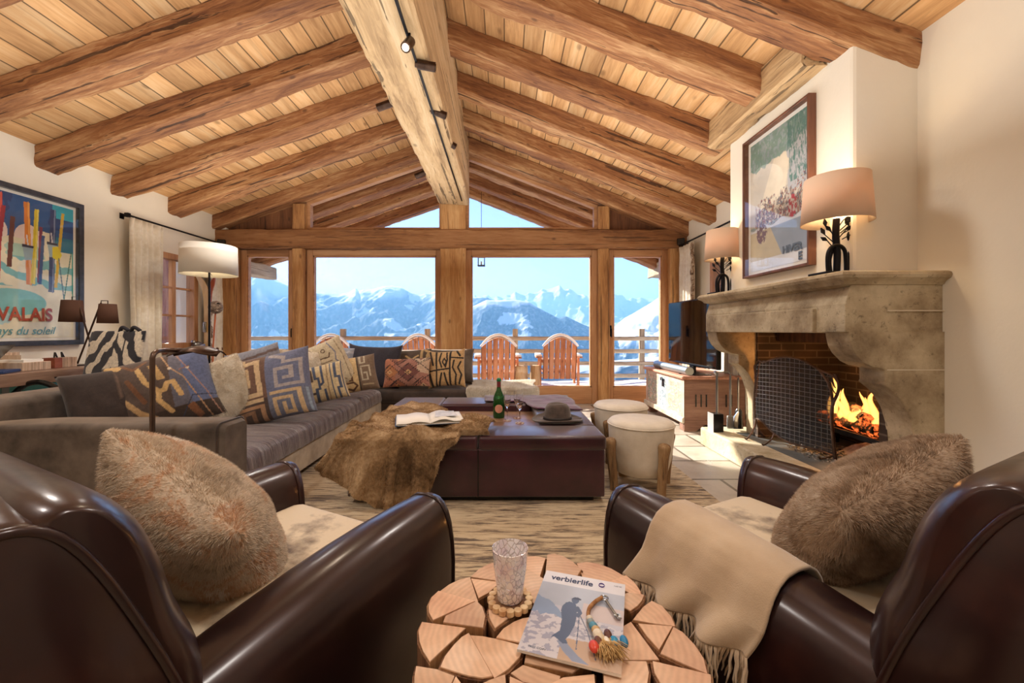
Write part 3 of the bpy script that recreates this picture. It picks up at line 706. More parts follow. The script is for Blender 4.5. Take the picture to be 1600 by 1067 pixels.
# mountains: real ridges kilometres away
def ridge(name, prof, Yr, x0, x1, Ynear, zbase, snowline, label, nx=420, ny=130, rough=1.0, seed=1, treecov=1.0, patch=.60, behind=1.5):
    xs = np.linspace(x0, x1, nx); pxs = [p[0] for p in prof]; pys = [p[1] for p in prof]
    el = (CY - np.interp(xs, pxs, pys)) / F * Yr + EYE
    s = np.concatenate([np.linspace(0, 1, ny), np.linspace(1, behind, 14)[1:]])
    SS, XX = np.meshgrid(s, xs, indexing='ij'); EL = np.tile(el, (len(s), 1))
    Y = Ynear + (Yr - Ynear) * SS; X = (XX - CX) / F * Y
    k = Yr / 4000.0
    X1 = X / (900 * k); Y1 = Y / (900 * k)
    rn = 1 - np.abs(fnoise(X1, Y1 * .6, 2.2, seed, 6) * 2 - 1)       # ridged
    rn2 = fnoise(X1, Y1, 7, seed + 3, 5)
    prof_s = np.where(SS <= 1, SS ** 1.25, 1 - (SS - 1) * 1.2)
    base = zbase + (EL - zbase) * prof_s
    env = np.clip(np.sin(np.clip(SS, 0, 1) * math.pi), 0, 1) ** .6
    Zz = base + ((rn - .6) * 260 + (rn2 - .5) * 90) * k * rough * env + (rn2 - .5) * 16 * k * rough
    # no point in front of the ridge may rise above its own sight line
    cap = EYE + (EL - EYE) * (Y / Yr) - 2; Zz = np.where(SS < 1, np.minimum(Zz, cap), Zz)
    v = np.stack([X, Y, Zz], -1)
    n = grid_normals(v); 
    if n[5, 5, 2] < 0: n = -n
    steep = 1 - n[..., 2]
    frac = (Zz - zbase) / (EL.max() - zbase)
    nn = fnoise(X1, Y1, 3.2, seed + 9, 5); fine = fnoise(X1, Y1, 60, seed + 12, 3)
    snow = np.array(S('f4f7fb')); forest = np.array(S('2a526e')); rock = np.array(S('8496a6'))  # forest blue carries shade and valley haze in the colour itself
    treem = np.clip((snowline - frac + (nn - .5) * .30) * 14, 0, 1) * treecov
    treem = treem * np.where(nn > patch, 0.12, 1) * np.clip(.96 + (fine - .5) * .9, 0, 1)
    rockm = np.clip((steep - .42 + (fine - .5) * .3) * 3, 0, .75)
    c = snow * (1 - rockm[..., None]) + rock * rockm[..., None]
    c = c * (1 - treem[..., None]) + forest * treem[..., None]
    mb = MB(); mb.grid(v.tolist()) if False else None
    m_, n_ = v.shape[0], v.shape[1]; idx = np.arange(m_ * n_).reshape(m_, n_)
    q = np.stack([idx[:-1, :-1], idx[:-1, 1:], idx[1:, 1:], idx[1:, :-1]], -1).reshape(-1, 4)
    o = obj(name, (v.reshape(-1, 3).tolist(), q.tolist()), m_mount, smooth=True, cols=c.reshape(-1, 3)); return tag(o, label, 'mountain', kind='structure')
s_ = NT('mountain_slope'); a_ = s_.n('ShaderNodeAttribute', attribute_name='Col'); s_.set(Base_Color=a_.outputs[0], Roughness=.9); s_.b.inputs['Specular IOR Level'].default_value = 0.1; m_mount = s_.m
ridge('mountain', [(-300, 440), (330, 420), (380, 425), (400, 418), (415, 424), (430, 435), (450, 446), (480, 457), (530, 459), (545, 457), (556, 450), (561, 455), (566, 452), (580, 453), (598, 448), (612, 447), (626, 449), (640, 456), (655, 461), (666, 458), (676, 457), (684, 454), (700, 460), (730, 466), (760, 464), (790, 480), (840, 500)], 5200, 200, 800, 1700, -820, .80, 'broad snow-topped mountain beyond the left picture window', seed=4, patch=.66)
ridge('mountain', [(650, 520), (700, 485), (728, 484), (745, 476), (760, 469), (775, 470), (800, 469), (815, 470), (826, 471), (838, 479), (850, 486), (862, 492), (872, 497), (884, 494), (896, 500), (912, 507), (930, 514), (970, 530), (1100, 560)], 3600, 600, 1060, 1500, -700, 1.02, 'dark forested mountain beyond the right picture window', seed=8, patch=.66, rough=.7)
pts = []; rng = random.Random(3)
for x in range(700, 1300, 7): pts.append((x, 461 + 6 * math.sin(x * .02) + rng.uniform(-5, 5) - (5 if 850 < x < 900 else 0)))
ridge('mountain', pts, 11000, 700, 1500, 6200, -900, .30, 'far jagged snow range on the horizon at right', seed=11, rough=1.1, treecov=.8)
ridge('mountain', [(900, 560), (950, 520), (963, 508), (975, 498), (990, 489), (1005, 480), (1018, 472), (1030, 464), (1060, 448), (1100, 430), (1500, 380)], 3900, 900, 1500, 1300, -700, .42, 'steep snowy slope beyond the right glass door', seed=15, rough=1.0)
ridge('mountain', [(-800, 560), (200, 585), (400, 590), (560, 574), (640, 548), (690, 541), (728, 552), (800, 560), (900, 568), (1000, 560), (1100, 540), (2600, 520)], 1500, -900, 2600, 300, -520, .95, 'near snowy hillside with dark trees below the terrace', seed=21, patch=.60, rough=.5)

# thin blue air over the valley
hz = bpy.data.materials.new('valley_haze'); hz.use_nodes = True; t_ = hz.node_tree; t_.nodes.clear(); o_ = t_.nodes.new('ShaderNodeOutputMaterial'); v_ = t_.nodes.new('ShaderNodeVolumeScatter')
v_.inputs['Color'].default_value = (.26, .60, 1, 1); v_.inputs['Density'].default_value = 1.7e-4; v_.inputs['Anisotropy'].default_value = .1; ab_ = t_.nodes.new('ShaderNodeVolumeAbsorption'); ab_.inputs['Color'].default_value = (.26, .60, 1, 1); ab_.inputs['Density'].default_value = 1.7e-4; ad_ = t_.nodes.new('ShaderNodeAddShader'); t_.links.new(v_.outputs[0], ad_.inputs[0]); t_.links.new(ab_.outputs[0], ad_.inputs[1]); t_.links.new(ad_.outputs[0], o_.inputs['Volume'])
mb = MB(); mb.box(-9000, 12000, 120, 13000, -1500, 700); tag(obj('valley_haze', mb, hz), 'thin blue haze hanging over the mountain valley', 'haze', kind='stuff')
# ------------------------------------------------------------------ fireplace
fp = thing('fireplace', 'large carved limestone fireplace with curved cheeks and a lit log fire', 'fireplace', (2.1, 2.9, 0))
W = dict(parent=fp, world=True)
FN, FFAR = 2.13, 3.66
# mantel shelf with a moulded edge, swept along front and the two short ends
mprof = [(0, 1.38), (-.055, 1.38), (-.070, 1.372), (-.075, 1.358), (-.068, 1.343), (-.052, 1.335), (-.040, 1.325), (-.034, 1.312), (0, 1.30)]
mb = MB(); rings = []
xf, ya, yb2 = 1.81, FN + .045, FFAR - .045
for (ox, z) in mprof:
    rings.append([(2.34, ya + ox, z), (xf + ox, ya + ox, z), (xf + ox, yb2 - ox, z), (2.62, yb2 - ox, z)])
mb.grid([[Vector(p) for p in r] for r in rings]); mb.add([(2.62, yb2, 1.379), (2.34, ya, 1.379), (xf, ya, 1.379), (xf, yb2, 1.379)], [(0, 1, 2, 3)])
mb.box(xf + .0, 2.6, ya, yb2, 1.30, 1.378)
obj('mantel_shelf', mb, m_stone, smooth=30, **W)
# hood block: sloping frieze, raised panel
mb = MB(); mb.prism([(1.822, 1.31), (1.79, 1.21), (1.79, 1.055), (2.6, 1.055), (2.6, 1.31)], FN + .02, FFAR - .02, 'Y'); obj('frieze', mb, m_stone, bevel=.006, **W)
mb = MB(); mb.box(1.768, 1.80, FN + .22, FFAR - .13, 1.055, 1.195); obj('raised_panel', mb, m_stone, bevel=.005, **W)
def cheek(y0, y1, name):
    p = [(1.765, 1.062), (1.80, 1.062), (1.805, 1.03), (1.815, .985), (1.84, .94), (1.88, .90), (1.93, .875), (1.975, .868), (1.99, .862), (1.992, .80), (1.985, .785),
         (2.03, .75), (2.075, .70), (2.11, .64), (2.135, .56), (2.145, .47), (2.148, .165), (2.45, .165), (2.45, 1.062)]
    p = [Vector((a, 0, b)) for a, b in p]
    poly = [(p[0].x, p[0].z)] + [(q.x, q.z) for q in p[1:]]
    mb = MB(); mb.prism(poly, y0, y1, 'Y'); return obj(name, mb, m_stone, bevel=.008, **W)
cheek(FN + .01, FN + .17, 'cheek'); cheek(FFAR - .18, FFAR - .02, 'cheek')
mb = MB()
for z in (.50, .86, 1.17): mb.box(2.0 if z > .6 else 2.2, 2.302, FN + .0085, FN + .012, z, z + .006)
obj('mortar_joint', mb, M('mortar', S('d8cfba')), **W)
def brick_mat():
    s = NT('sooty_brick'); br = s.n('ShaderNodeTexBrick'); s.l(s.map((1, 1, 1), rot=(R(90), 0, R(0))), br.inputs['Vector'])
    v = s.map((1, 1, 1))
    sep = s.n('ShaderNodeSeparateXYZ'); s.l(s.tc.outputs['Object'], sep.inputs[0]); cb = s.n('ShaderNodeCombineXYZ')
    s.l(s.math('ADD', sep.outputs[0], sep.outputs[1]), cb.inputs[0]); s.l(sep.outputs[2], cb.inputs[1]); s.l(cb.outputs[0], br.inputs['Vector'])
    br.inputs['Scale'].default_value = 1; br.inputs['Brick Width'].default_value = .2; br.inputs['Row Height'].default_value = .06; br.inputs['Mortar Size'].default_value = .006
    br.inputs['Color1'].default_value = A4(S('33261f')); br.inputs['Color2'].default_value = A4(S('4c3a30')); br.inputs['Mortar'].default_value = A4(S('6a5c50'))
    n1 = s.noise(v, 3, 5); s.set(Base_Color=s.mix(1.0, br.outputs[0], s.ramp(n1, [(.35, .35), (.65, 1)]), 'MULTIPLY'), Roughness=.9)
    s.bump(br.outputs['Fac'], -.5, .006); return s.m
m_brick = brick_mat()
mb = MB(); mb.box(2.82, 2.92, 2.2, 3.6, .1, 1.15); mb.box(2.14, 2.9, 2.29, 2.34, .165, 1.15) ; mb.box(2.14, 2.9, 3.46, 3.52, .165, 1.15); mb.box(2.12, 2.9, 2.3, 3.5, 1.10, 1.18)
obj('firebox', mb, m_brick, **W)
mb = MB(); mb.prism([(2.50, 1.12), (2.30, 1.06), (2.30, .98), (2.52, 1.0)], 2.3, 3.5, 'Y'); obj('smoke_lintel', mb, M('sooty_timber', S('2c1c14'), S('5a3a26'), 6, (1, 6, 1), rough=.8, bump=.4), **W)
mb = MB(); mb.box(1.84, 2.06, 2.0, 3.85, 0, .165, ch=.012); mb.box(2.06, 2.9, 3.62, 3.85, 0, .163); obj('hearth_stone', mb, m_stone2, **W)
mb = MB(); mb.box(2.058, 2.9, 2.0, 3.625, .0, .163); obj('hearth_slate', mb, m_slate, **W)
# ash pile, grate, logs, flames
rng = random.Random(2); mb = MB()
for i in range(420):
    a = rng.uniform(0, 6.28); q = rng.random() ** .6; c = (2.42 + .26 * q * math.cos(a), 2.96 + .40 * q * math.sin(a), .163 + .018 * (1 - q) * rng.random() + .004)
    s_ = rng.uniform(.005, .013); m_ = Matrix.Translation(c) @ Matrix.Rotation(rng.uniform(0, 3), 4, Vector((rng.random(), rng.random(), rng.random() + .1)))
    mb.box(-s_, s_, -s_ * .6, s_ * .6, -s_ * .4, s_ * .4, m_)
tag(obj('ash', mb, M('ash_flakes', S('3a3836'), S('b5b0aa'), 60, rough=.95), kind='stuff'), 'pale ash and charcoal flakes scattered under the fire grate', 'ash', kind='stuff')
mb = MB(); P = [[(2.62 + .17 * math.cos(a) * q, 2.90 + .22 * math.sin(a) * q, .163 + .10 * max(0, 1 - q * q) + .012 * noise.noise(Vector((q * 6, a * 3, 1)))) for a in np.linspace(0, 2 * math.pi, 29)] for q in np.linspace(.02, 1, 12)]
mb.grid(P); tag(obj('ash_heap', mb, M('white_ash', S('8d8b8a'), S('d4d2d0'), 25, rough=.95, bump=.6), smooth=True), 'rounded heap of whitish ash beneath the burning logs', 'ash', kind='stuff')
gr = thing('fire_grate', 'black iron fire grate on curved legs inside the fireplace', 'grate', (2.55, 2.95, .165))
mb = MB()
for y in np.linspace(-.33, .33, 9): mb.box(-.15, .15, y - .008, y + .008, .175, .19)
mb.box(-.16, -.14, -.36, .36, .165, .20); mb.box(.14, .16, -.36, .36, .165, .20); obj('bars', mb, m_black, gr)
for (sx, sy) in ((-1, -1), (1, -1), (1, 1), (-1, 1)):
    mb = MB(); mb.tube(bez([(sx * .14, sy * .30, .18), (sx * .145, sy * .345, .15), (sx * .15, sy * .36, .08), (sx * .155, sy * .38, 0)], 5), .011); obj('leg', mb, m_black, gr, smooth=30)
m_char = NT('charred_log'); v_ = m_char.map((1, 1, 1)); n_ = m_char.noise(v_, 14, 5, .7); m_char.set(Base_Color=m_char.ramp(n_, [(.4, S('120c0a')), (.7, S('4a3a30'))]), Roughness=.9)
m_char.b.inputs['Emission Color'].default_value = (1, .16, .03, 1); m_char.l(m_char.ramp(n_, [(.50, 0.0), (.62, 2.2)]), m_char.b.inputs['Emission Strength']); m_char.bump(n_, .8, .02); m_char = m_char.m
for i, (a, b, r_, lab) in enumerate((((2.47, 2.70, .40), (2.50, 3.22, .40), .045, 'charred glowing log lying at the front of the grate'), ((2.62, 2.66, .41), (2.60, 3.24, .41), .05, 'charred log at the back of the grate'), ((2.46, 2.78, .46), (2.64, 3.10, .49), .04, 'burning log laid crosswise on top of the others'))):
    A, B = Vector(a), Vector(b); n = 12; mb = MB()
    mb.tube([A.lerp(B, k / n) + Vector((.006 * math.sin(k * 2), 0, .006 * math.cos(k * 3))) for k in range(n + 1)], [r_ * (1 + .1 * math.sin(k * 2.3)) for k in range(n + 1)], 10)
    tag(obj('burning_log', mb, m_char, smooth=40), lab, 'log', 'logs burning in the grate')
def flame_mat():
    m = bpy.data.materials.new('flame'); m.use_nodes = True; t = m.node_tree; t.nodes.clear(); L = t.links.new; N = t.nodes.new
    o = N('ShaderNodeOutputMaterial'); e = N('ShaderNodeEmission'); tr = N('ShaderNodeBsdfTransparent'); mx = N('ShaderNodeMixShader'); tc = N('ShaderNodeTexCoord')
    n = N('ShaderNodeTexNoise'); n.inputs['Scale'].default_value = 9; L(tc.outputs['Object'], n.inputs['Vector'])
    lw = N('ShaderNodeLayerWeight'); lw.inputs[0].default_value = .35
    r = N('ShaderNodeValToRGB'); r.color_ramp.elements[0].color = (1, .55, .12, 1); r.color_ramp.elements[1].color = (1, .15, .02, 1); L(lw.outputs['Facing'], r.inputs[0])
    r2 = N('ShaderNodeValToRGB'); r2.color_ramp.elements[0].position = .15; r2.color_ramp.elements[0].color = (.8, .8, .8, 1); r2.color_ramp.elements[1].position = .95; r2.color_ramp.elements[1].color = (.02, .02, .02, 1); L(lw.outputs['Facing'], r2.inputs[0])
    e.inputs[1].default_value = 2.6; L(r.outputs[0], e.inputs[0]); L(r2.outputs[0], mx.inputs[0]); L(tr.outputs[0], mx.inputs[1]); L(e.outputs[0], mx.inputs[2]); L(mx.outputs[0], o.inputs[0]); return m
m_flame = flame_mat()
mb = MB()
for i, (x, y, h, r_) in enumerate(((2.50, 3.12, .26, .045), (2.47, 3.0, .16, .04), (2.53, 2.80, .26, .035), (2.46, 2.88, .10, .04), (2.50, 3.10, .30, .035), (2.52, 3.04, .22, .04), (2.55, 2.90, .18, .032), (2.50, 2.84, .22, .035), (2.48, 2.96, .12, .045), (2.56, 3.18, .14, .035), (2.50, 2.75, .10, .03))):
    n = 12; p = []; q = []
    for k in range(n + 1):
        t_ = k / n; p.append((x + .02 * math.sin(t_ * 5 + i) * t_, y + .035 * math.sin(t_ * 6 + i * 2) * t_, .42 + h * t_)); q.append(max(.001, r_ * (math.sin(min(1, t_ * 2.6 + .25) * math.pi / 2)) * (1 - t_) ** .8))
    mb.tube(p, q, 10)
tag(obj('flames', mb, m_flame, smooth=True), 'orange flames licking up from the burning logs', 'flame', kind='stuff')
lamp('fire_glow', 'POINT', (2.45, 2.95, .55), 14, (1, .42, .12), radius=.08)
# ------------------------------------------------------------------ fire screen
A = Vector((2.10, 3.44, 0)); B = Vector((2.32, 2.87, 0)); dirv = (B - A).normalized(); Lw = (B - A).length
fs = thing('fire_screen', 'bronze fire screen with wire mesh and leaf scroll corners', 'fire screen', (A.x, A.y, .165), math.atan2(dirv.y, dirv.x))
def C(s_, z): return (s_, .05 * math.sin(s_ / Lw * math.pi) * -1, z)     # gently bowed
m_ironb = M('bronze_iron', S('4a3830'), S('7a665c'), 10, rough=.4, metal=.8)
H0, H1 = .13, .68
top = bez([C(0.0, .60), C(.05, .655), C(.10, .645), C(.20, .68), C(.31, .70), C(.42, .68), C(.52, .62), C(.57, .60), C(Lw, .575)], 6)
bot = bez([C(0.01, .17), C(.08, .16), C(.18, .10), C(.30, .055), C(.42, .045), C(.52, .04), C(Lw, .02)], 6)
def ztop(s_):
    for a, b in zip(top[:-1], top[1:]):
        if a.x <= s_ <= b.x + 1e-6: return a.z + (b.z - a.z) * (s_ - a.x) / max(1e-6, b.x - a.x)
    return top[-1].z
def zbot(s_):
    for a, b in zip(bot[:-1], bot[1:]):
        if a.x <= s_ <= b.x + 1e-6: return a.z + (b.z - a.z) * (s_ - a.x) / max(1e-6, b.x - a.x)
    return bot[-1].z
mb = MB(); mb.tube(top, .008); mb.tube(bot, .007)
mb.tube(bez([C(-.0, .60), C(.015, .5), C(.0, .35), C(.01, .17)], 6), .008)
mb.tube(bez([C(.06, .64), C(.035, .52), C(.02, .35)], 6), .006)
mb.tube(bez([C(Lw, .60), C(Lw + .02, .50), C(Lw - .02, .34), C(Lw - .01, .10), C(Lw, .0)], 6), .011)
mb.tube(bez([C(.52, .62), C(.575, .52), C(.595, .40), C(Lw - .02, .25)], 6), .009)
obj('frame', mb, m_ironb, fs, smooth=40)
mb = MB()
for s_, d in ((.0, 1), (Lw, -1)):
    for (a, b, c) in (((.0, .50), (.02, .55), (.012, .60)), ((.0, .46), (.03, .52), (.045, .58))):
        mb.tube(bez([C(s_ + d * p[0], p[1]) for p in (a, b, c)], 4), .004)
obj('leaf_scroll', mb, m_ironb, fs, smooth=40)
mb = MB(); k = 0
s_ = .022
while s_ < Lw - .015:
    z0, z1 = zbot(s_), ztop(s_); mb.tube([C(s_, z0), C(s_, z1)], .0014, 5); s_ += .034
z = .07
while z < .70:
    pts = [C(q, z + .012 * math.sin(q * 6)) for q in np.linspace(.01, Lw - .02, 26) if zbot(min(q, Lw)) < z < ztop(q)]
    if len(pts) > 1: mb.tube(pts, .0022, 5)
    z += .034
obj('wire_mesh', mb, M('mesh_wire', S('8f9296'), rough=.35, metal=.8), fs)
mb = MB(); mb.grid([[C(q, zbot(q) + (ztop(q) - zbot(q)) * t_) for t_ in (0, 1)] for q in np.linspace(.005, Lw - .01, 24)])
mg = bpy.data.materials.new('fine_gauze'); mg.use_nodes = True; t_ = mg.node_tree; t_.nodes.clear(); o_ = t_.nodes.new('ShaderNodeOutputMaterial'); a_ = t_.nodes.new('ShaderNodeBsdfTransparent'); d_ = t_.nodes.new('ShaderNodeBsdfDiffuse'); x_ = t_.nodes.new('ShaderNodeMixShader')
d_.inputs[0].default_value = A4(S('4c4f58')); x_.inputs[0].default_value = .55; t_.links.new(a_.outputs[0], x_.inputs[1]); t_.links.new(d_.outputs[0], x_.inputs[2]); t_.links.new(x_.outputs[0], o_.inputs[0])
obj('spark_gauze', mb, mg, fs, solid=.001)
for s_, sy in ((.02, 1), (.02, -1), (.20, 1), (Lw - .02, 1), (Lw - .07, -1)):
    mb = MB(); x0, y0, z0 = C(s_, zbot(max(.01, min(s_, Lw - .01))))
    mb.tube(bez([(x0, y0, z0), (x0 - .0, y0 - sy * .03, z0 * .5), (x0, y0 - sy * .10, .012), (x0, y0 - sy * .125, .012), (x0, y0 - sy * .13, .022)], 4), .006); obj('foot', mb, m_ironb, fs, smooth=40)
# ------------------------------------------------------------------ fire tools on the hearth corner
ft = thing('fire_tool_set', 'steel fireside tool set with a square dark box on the hearth corner', 'fire tools', (1.90, 3.68, .165))
mb = MB(); mb.box(-.045, .045, -.05, .05, 0, .16, ch=.003); obj('box', mb, m_blackp, ft)
mb = MB(); mb.box(-.048, -.045, -.052, .052, 0, .165); obj('side_plate', mb, m_steel, ft)
mb = MB(); mb.tube([(.01, 0, .14), (.01, 0, .50)], .010, 8); mb.tube([(.01, 0, .50), (.005, 0, .52), (-.01, 0, .535)], .014, 8); mb.tube(bez([(.0, 0, .52), (.06, 0, .53), (.12, 0, .53), (.13, 0, .50)], 5), .005); obj('poker', mb, m_steel, ft, smooth=40)
mb = MB(); mb.tube([(.13, 0, .50), (.13, 0, .08)], .009, 8); mb.box(.10, .16, -.01, .01, .02, .14, ch=.008); obj('tongs', mb, m_steel, ft, smooth=40)
mb = MB(); mb.tube([(.20, 0, .48), (.20, 0, .18)], .007, 8); mb.prism([(.155, .02), (.245, .02), (.235, .13), (.20, .18), (.165, .13)], -.006, .006, 'Y'); obj('shovel', mb, m_chrome, ft, smooth=40)
mb = MB(); mb.tube([(.215, .02, .48), (.215, .02, .20)], .006, 8); mb.lathe([(.012, .20), (.028, .18), (.034, .03), (.030, .02)], (.215, .02, 0), 12); obj('brush', mb, m_blackp, ft, smooth=40)
# ------------------------------------------------------------------ mantel lamps
def mantel_lamp(loc, rs, hs, lab, sc_):
    t = thing('mantel_lamp', lab, 'lamp', loc, group='pair of branch lamps on the mantel')
    mb = MB(); mb.box(-.11 * sc_, .11 * sc_, -.07, .07, 0, .012, ch=.003); obj('base_plate', mb, m_black, t)
    mb = MB(); mb.tube(bez([(0, 0, .01), (.004, 0, .12), (-.004, 0, .22), (0, 0, .315)], 5), [.017] * 16, 8)
    mb.tube(bez([(-.055, -.01, .01), (-.058, -.01, .10), (-.04, -.01, .15), (0, -.01, .165), (.035, -.01, .14), (.045, -.01, .08), (.045, -.01, .01)], 6), .010, 8)
    mb.tube(bez([(-.025, .01, .01), (-.03, .01, .09), (-.01, .01, .15)], 5), .009, 8)
    mb.tube(bez([(.085, .01, .01), (.08, .01, .10), (.09, .01, .17), (.075, .01, .22), (.085, .01, .25)], 6), [.012 - .0002 * i for i in range(25)], 8)
    obj('branch_stem', mb, m_black, t, smooth=50)
    mb = MB(); rg = random.Random(4)
    for (x, z, a) in ((-.05, .19, 150), (-.065, .225, 120), (-.03, .245, 135), (-.06, .27, 100), (.05, .25, 40), (.065, .29, 60), (.04, .31, 20), (.10, .27, 70), (.07, .275, 120), (.105, .24, 10)):
        c, s_ = math.cos(R(a)), math.sin(R(a)); L = .045
        pr = [(x, z), (x + c * L * .5 - s_ * .011, z + s_ * L * .5 + c * .011), (x + c * L, z + s_ * L), (x + c * L * .5 + s_ * .011, z + s_ * L * .5 - c * .011)]
        mb.prism(pr, -.004, .004, 'Y'); mb.tube([(x * .3, 0, z - .04), (x, 0, z)], .003, 5)
    obj('leaves', mb, m_black, t)
    mb = MB(); z0 = .29; n = 40
    mb.lathe([(rs, z0), (rs * .90, z0 + hs)], (0, 0, 0), n, cap=False); obj('lamp_shade', mb, m_shade, t, smooth=True, solid=.003)
    mb = MB(); mb.ball((0, 0, z0 + .09), .028); mb.lathe([(.014, z0 - .0), (.014, z0 + .06)], (0, 0, 0), 10); obj('bulb', mb, m_bulb, t, smooth=True)
    L = lamp('mantel_bulb_light', 'POINT', (loc[0], loc[1], loc[2] + z0 + .14), 4.5, (1, .70, .38), radius=.03)
    return t
mantel_lamp((1.865, 2.30, 1.381), .165, .255, 'near mantel lamp with cream drum shade, at the right end of the mantel', 1.0)
mantel_lamp((1.865, 3.50, 1.381), .140, .25, 'far mantel lamp with cream drum shade, beside the window end of the mantel', .9)
# ------------------------------------------------------------------ framed winter poster on the chimney breast
def framed(name, side, x, y0, y1, z0, z1, fw, fm, depth, pat, lab, cat, matw=.03, nu=150, nv=200, fwd=None):
    """side -1: hangs on the right wall facing -X; +1: on the left wall facing +X"""
    t = thing(name, lab, cat, (x, (y0 + y1) / 2, z0))
    s_ = side; yc = (y0 + y1) / 2; hw = (y1 - y0) / 2; H = z1 - z0
    mb = MB(); X0, X1 = (0, s_ * depth); a, b = min(X0, X1), max(X0, X1)
    mb.box(a, b, -hw, -hw + fw, 0, H); mb.box(a, b, hw - fw, hw, 0, H); mb.box(a, b, -hw + fw, hw - fw, 0, fw); mb.box(a, b, -hw + fw, hw - fw, H - fw, H)
    obj('frame', mb, fm, t, bevel=.003)
    mb = MB(); mb.box(min(0, s_ * .008), max(0, s_ * .008), -hw + fw, hw - fw, fw, H - fw); obj('mount_board', mb, m_white, t)
    u = np.linspace(-1, 1, nu); v = np.linspace(-1, 1, nv); uu, vv = np.meshgrid(u, v, indexing='ij')
    ww = hw - fw - matw; hh = H / 2 - fw - matw
    Y = -s_ * 0 + uu * ww * s_; Zc = H / 2 + vv * hh; X = np.full_like(Y, s_ * .010)
    V = np.stack([X, Y, Zc], -1); idx = np.arange(nu * nv).reshape(nu, nv); q = np.stack([idx[:-1, :-1], idx[:-1, 1:], idx[1:, 1:], idx[1:, :-1]], -1).reshape(-1, 4)
    obj('poster', (V.reshape(-1, 3).tolist(), q.tolist()), m_print, t, cols=pat(uu, vv).reshape(-1, 3))
    mb = MB(); gx = s_ * (depth - .008); mb.box(min(gx, gx + s_ * .002), max(gx, gx + s_ * .002), -hw + fw, hw - fw, fw, H - fw); obj('glass', mb, m_pglass, t)
    return t, ww, hh, H
def pw(u, v):
    c = np.tile(np.array(S('aeb6b2')), u.shape + (1,)).astype(float)
    n = fnoise(u + 3, v + 3, 5, 5); n2 = fnoise(u + 9, v + 2, 22, 6); n3 = fnoise(u * 3 + 5, v + 2, 14, 9)
    c[:] = np.array(S('9fb0b4')) * (.75 + .5 * n[..., None])
    g = (v > .42 - .25 * u + (n - .5) * .5); c[g & (n2 > .45)] = S('86a69c')  # print greens paled to imitate window reflection on the glass
    c[(v > .25) & (u < -.55) & (n2 > .4)] = S('7a9c90')
    c[(v > .1 + .3 * (1 - u)) & (u > .35) & (n3 > .42)] = S('5a8a84')
    sl = (v < .62 + .1 * u + (n - .5) * .3) & (v > -.32 + (n - .5) * .1); c[sl] = S('ddd4c6')
    w1 = (np.abs(u + .1 - (v - .1) * .55) < .42 - .25 * v) & sl; c[w1] = S('f4e8d2')
    c[sl & (u > .38 + .25 * (n - .5)) & (v > .0)] = S('c5c6ca')
    c[(u > .4) & (v > .12) & (n3 > .52) & (v < .95)] = S('648e88')
    cr = (v < .06 + .10 * u + (n - .5) * .3) & (v > -.36 + .02 * u) & (u > -.8); cols = [S('6d5a52'), S('d8cbb8'), S('b04a4a'), S('49657a'), S('c9a27c'), S('8a8f96')]
    k = np.floor(fnoise(u * 3, v, 20, 3, 1) * 11).astype(int) % 6; mk = cr & (n2 > .40 + .5 * np.clip(v + .2, 0, 1))
    for i in range(6): c[mk & (k == i)] = cols[i]
    c[(np.hypot((u - .5), (v + .22) * .8) < .13) & (n2 > .42)] = S('c2424c')
    lo = v < -.34 + .03 * np.sin(u * 9); c[lo] = S('e6ebf2')
    c[lo & (v < -.40) & (u > .45) & (n < .6)] = S('6d7f92')
    hill = (v > -.88) & (v < -.40) & lo; c[hill & (u > -.9)] = S('a3b2c4')
    c[hill & (u < -.05 - (v + .6) * .9)] = S('d6ccb2')
    c[(np.hypot(u + .55, (v + .45) * 1.3) < .2) & (n2 > .42)] = S('7e6a78')
    c[(v < -.84)] = S('f0f4fa')
    return c
m_walnut = wood('walnut_frame', S('4a2c20'), S('6e4432'), S('85563f'), 'Z', 1, 0, .45, knots=False, bump=.1)
wp, ww, hh, HH = framed('framed_poster', -1, 1.94, 2.545, 3.255, U(1163, 436, 3.26).z, U(1163, 226, 3.26).z, .016, m_walnut, .05, pw, 'tall walnut framed winter ski slope print above the mantel', 'picture', .03)
m_ink = M('grey_ink', S('66788c'), rough=.5)
text('lettering', 'HIVER', .070, m_ink, (1.926, 2.65, 1.600), (0, -1, 0), (0, 0, 1), wp, align='RIGHT', bold=.003)
text('lettering', 'E', .070, m_ink, (1.926, 2.65, 1.535), (0, -1, 0), (0, 0, 1), wp, align='RIGHT', bold=.003)
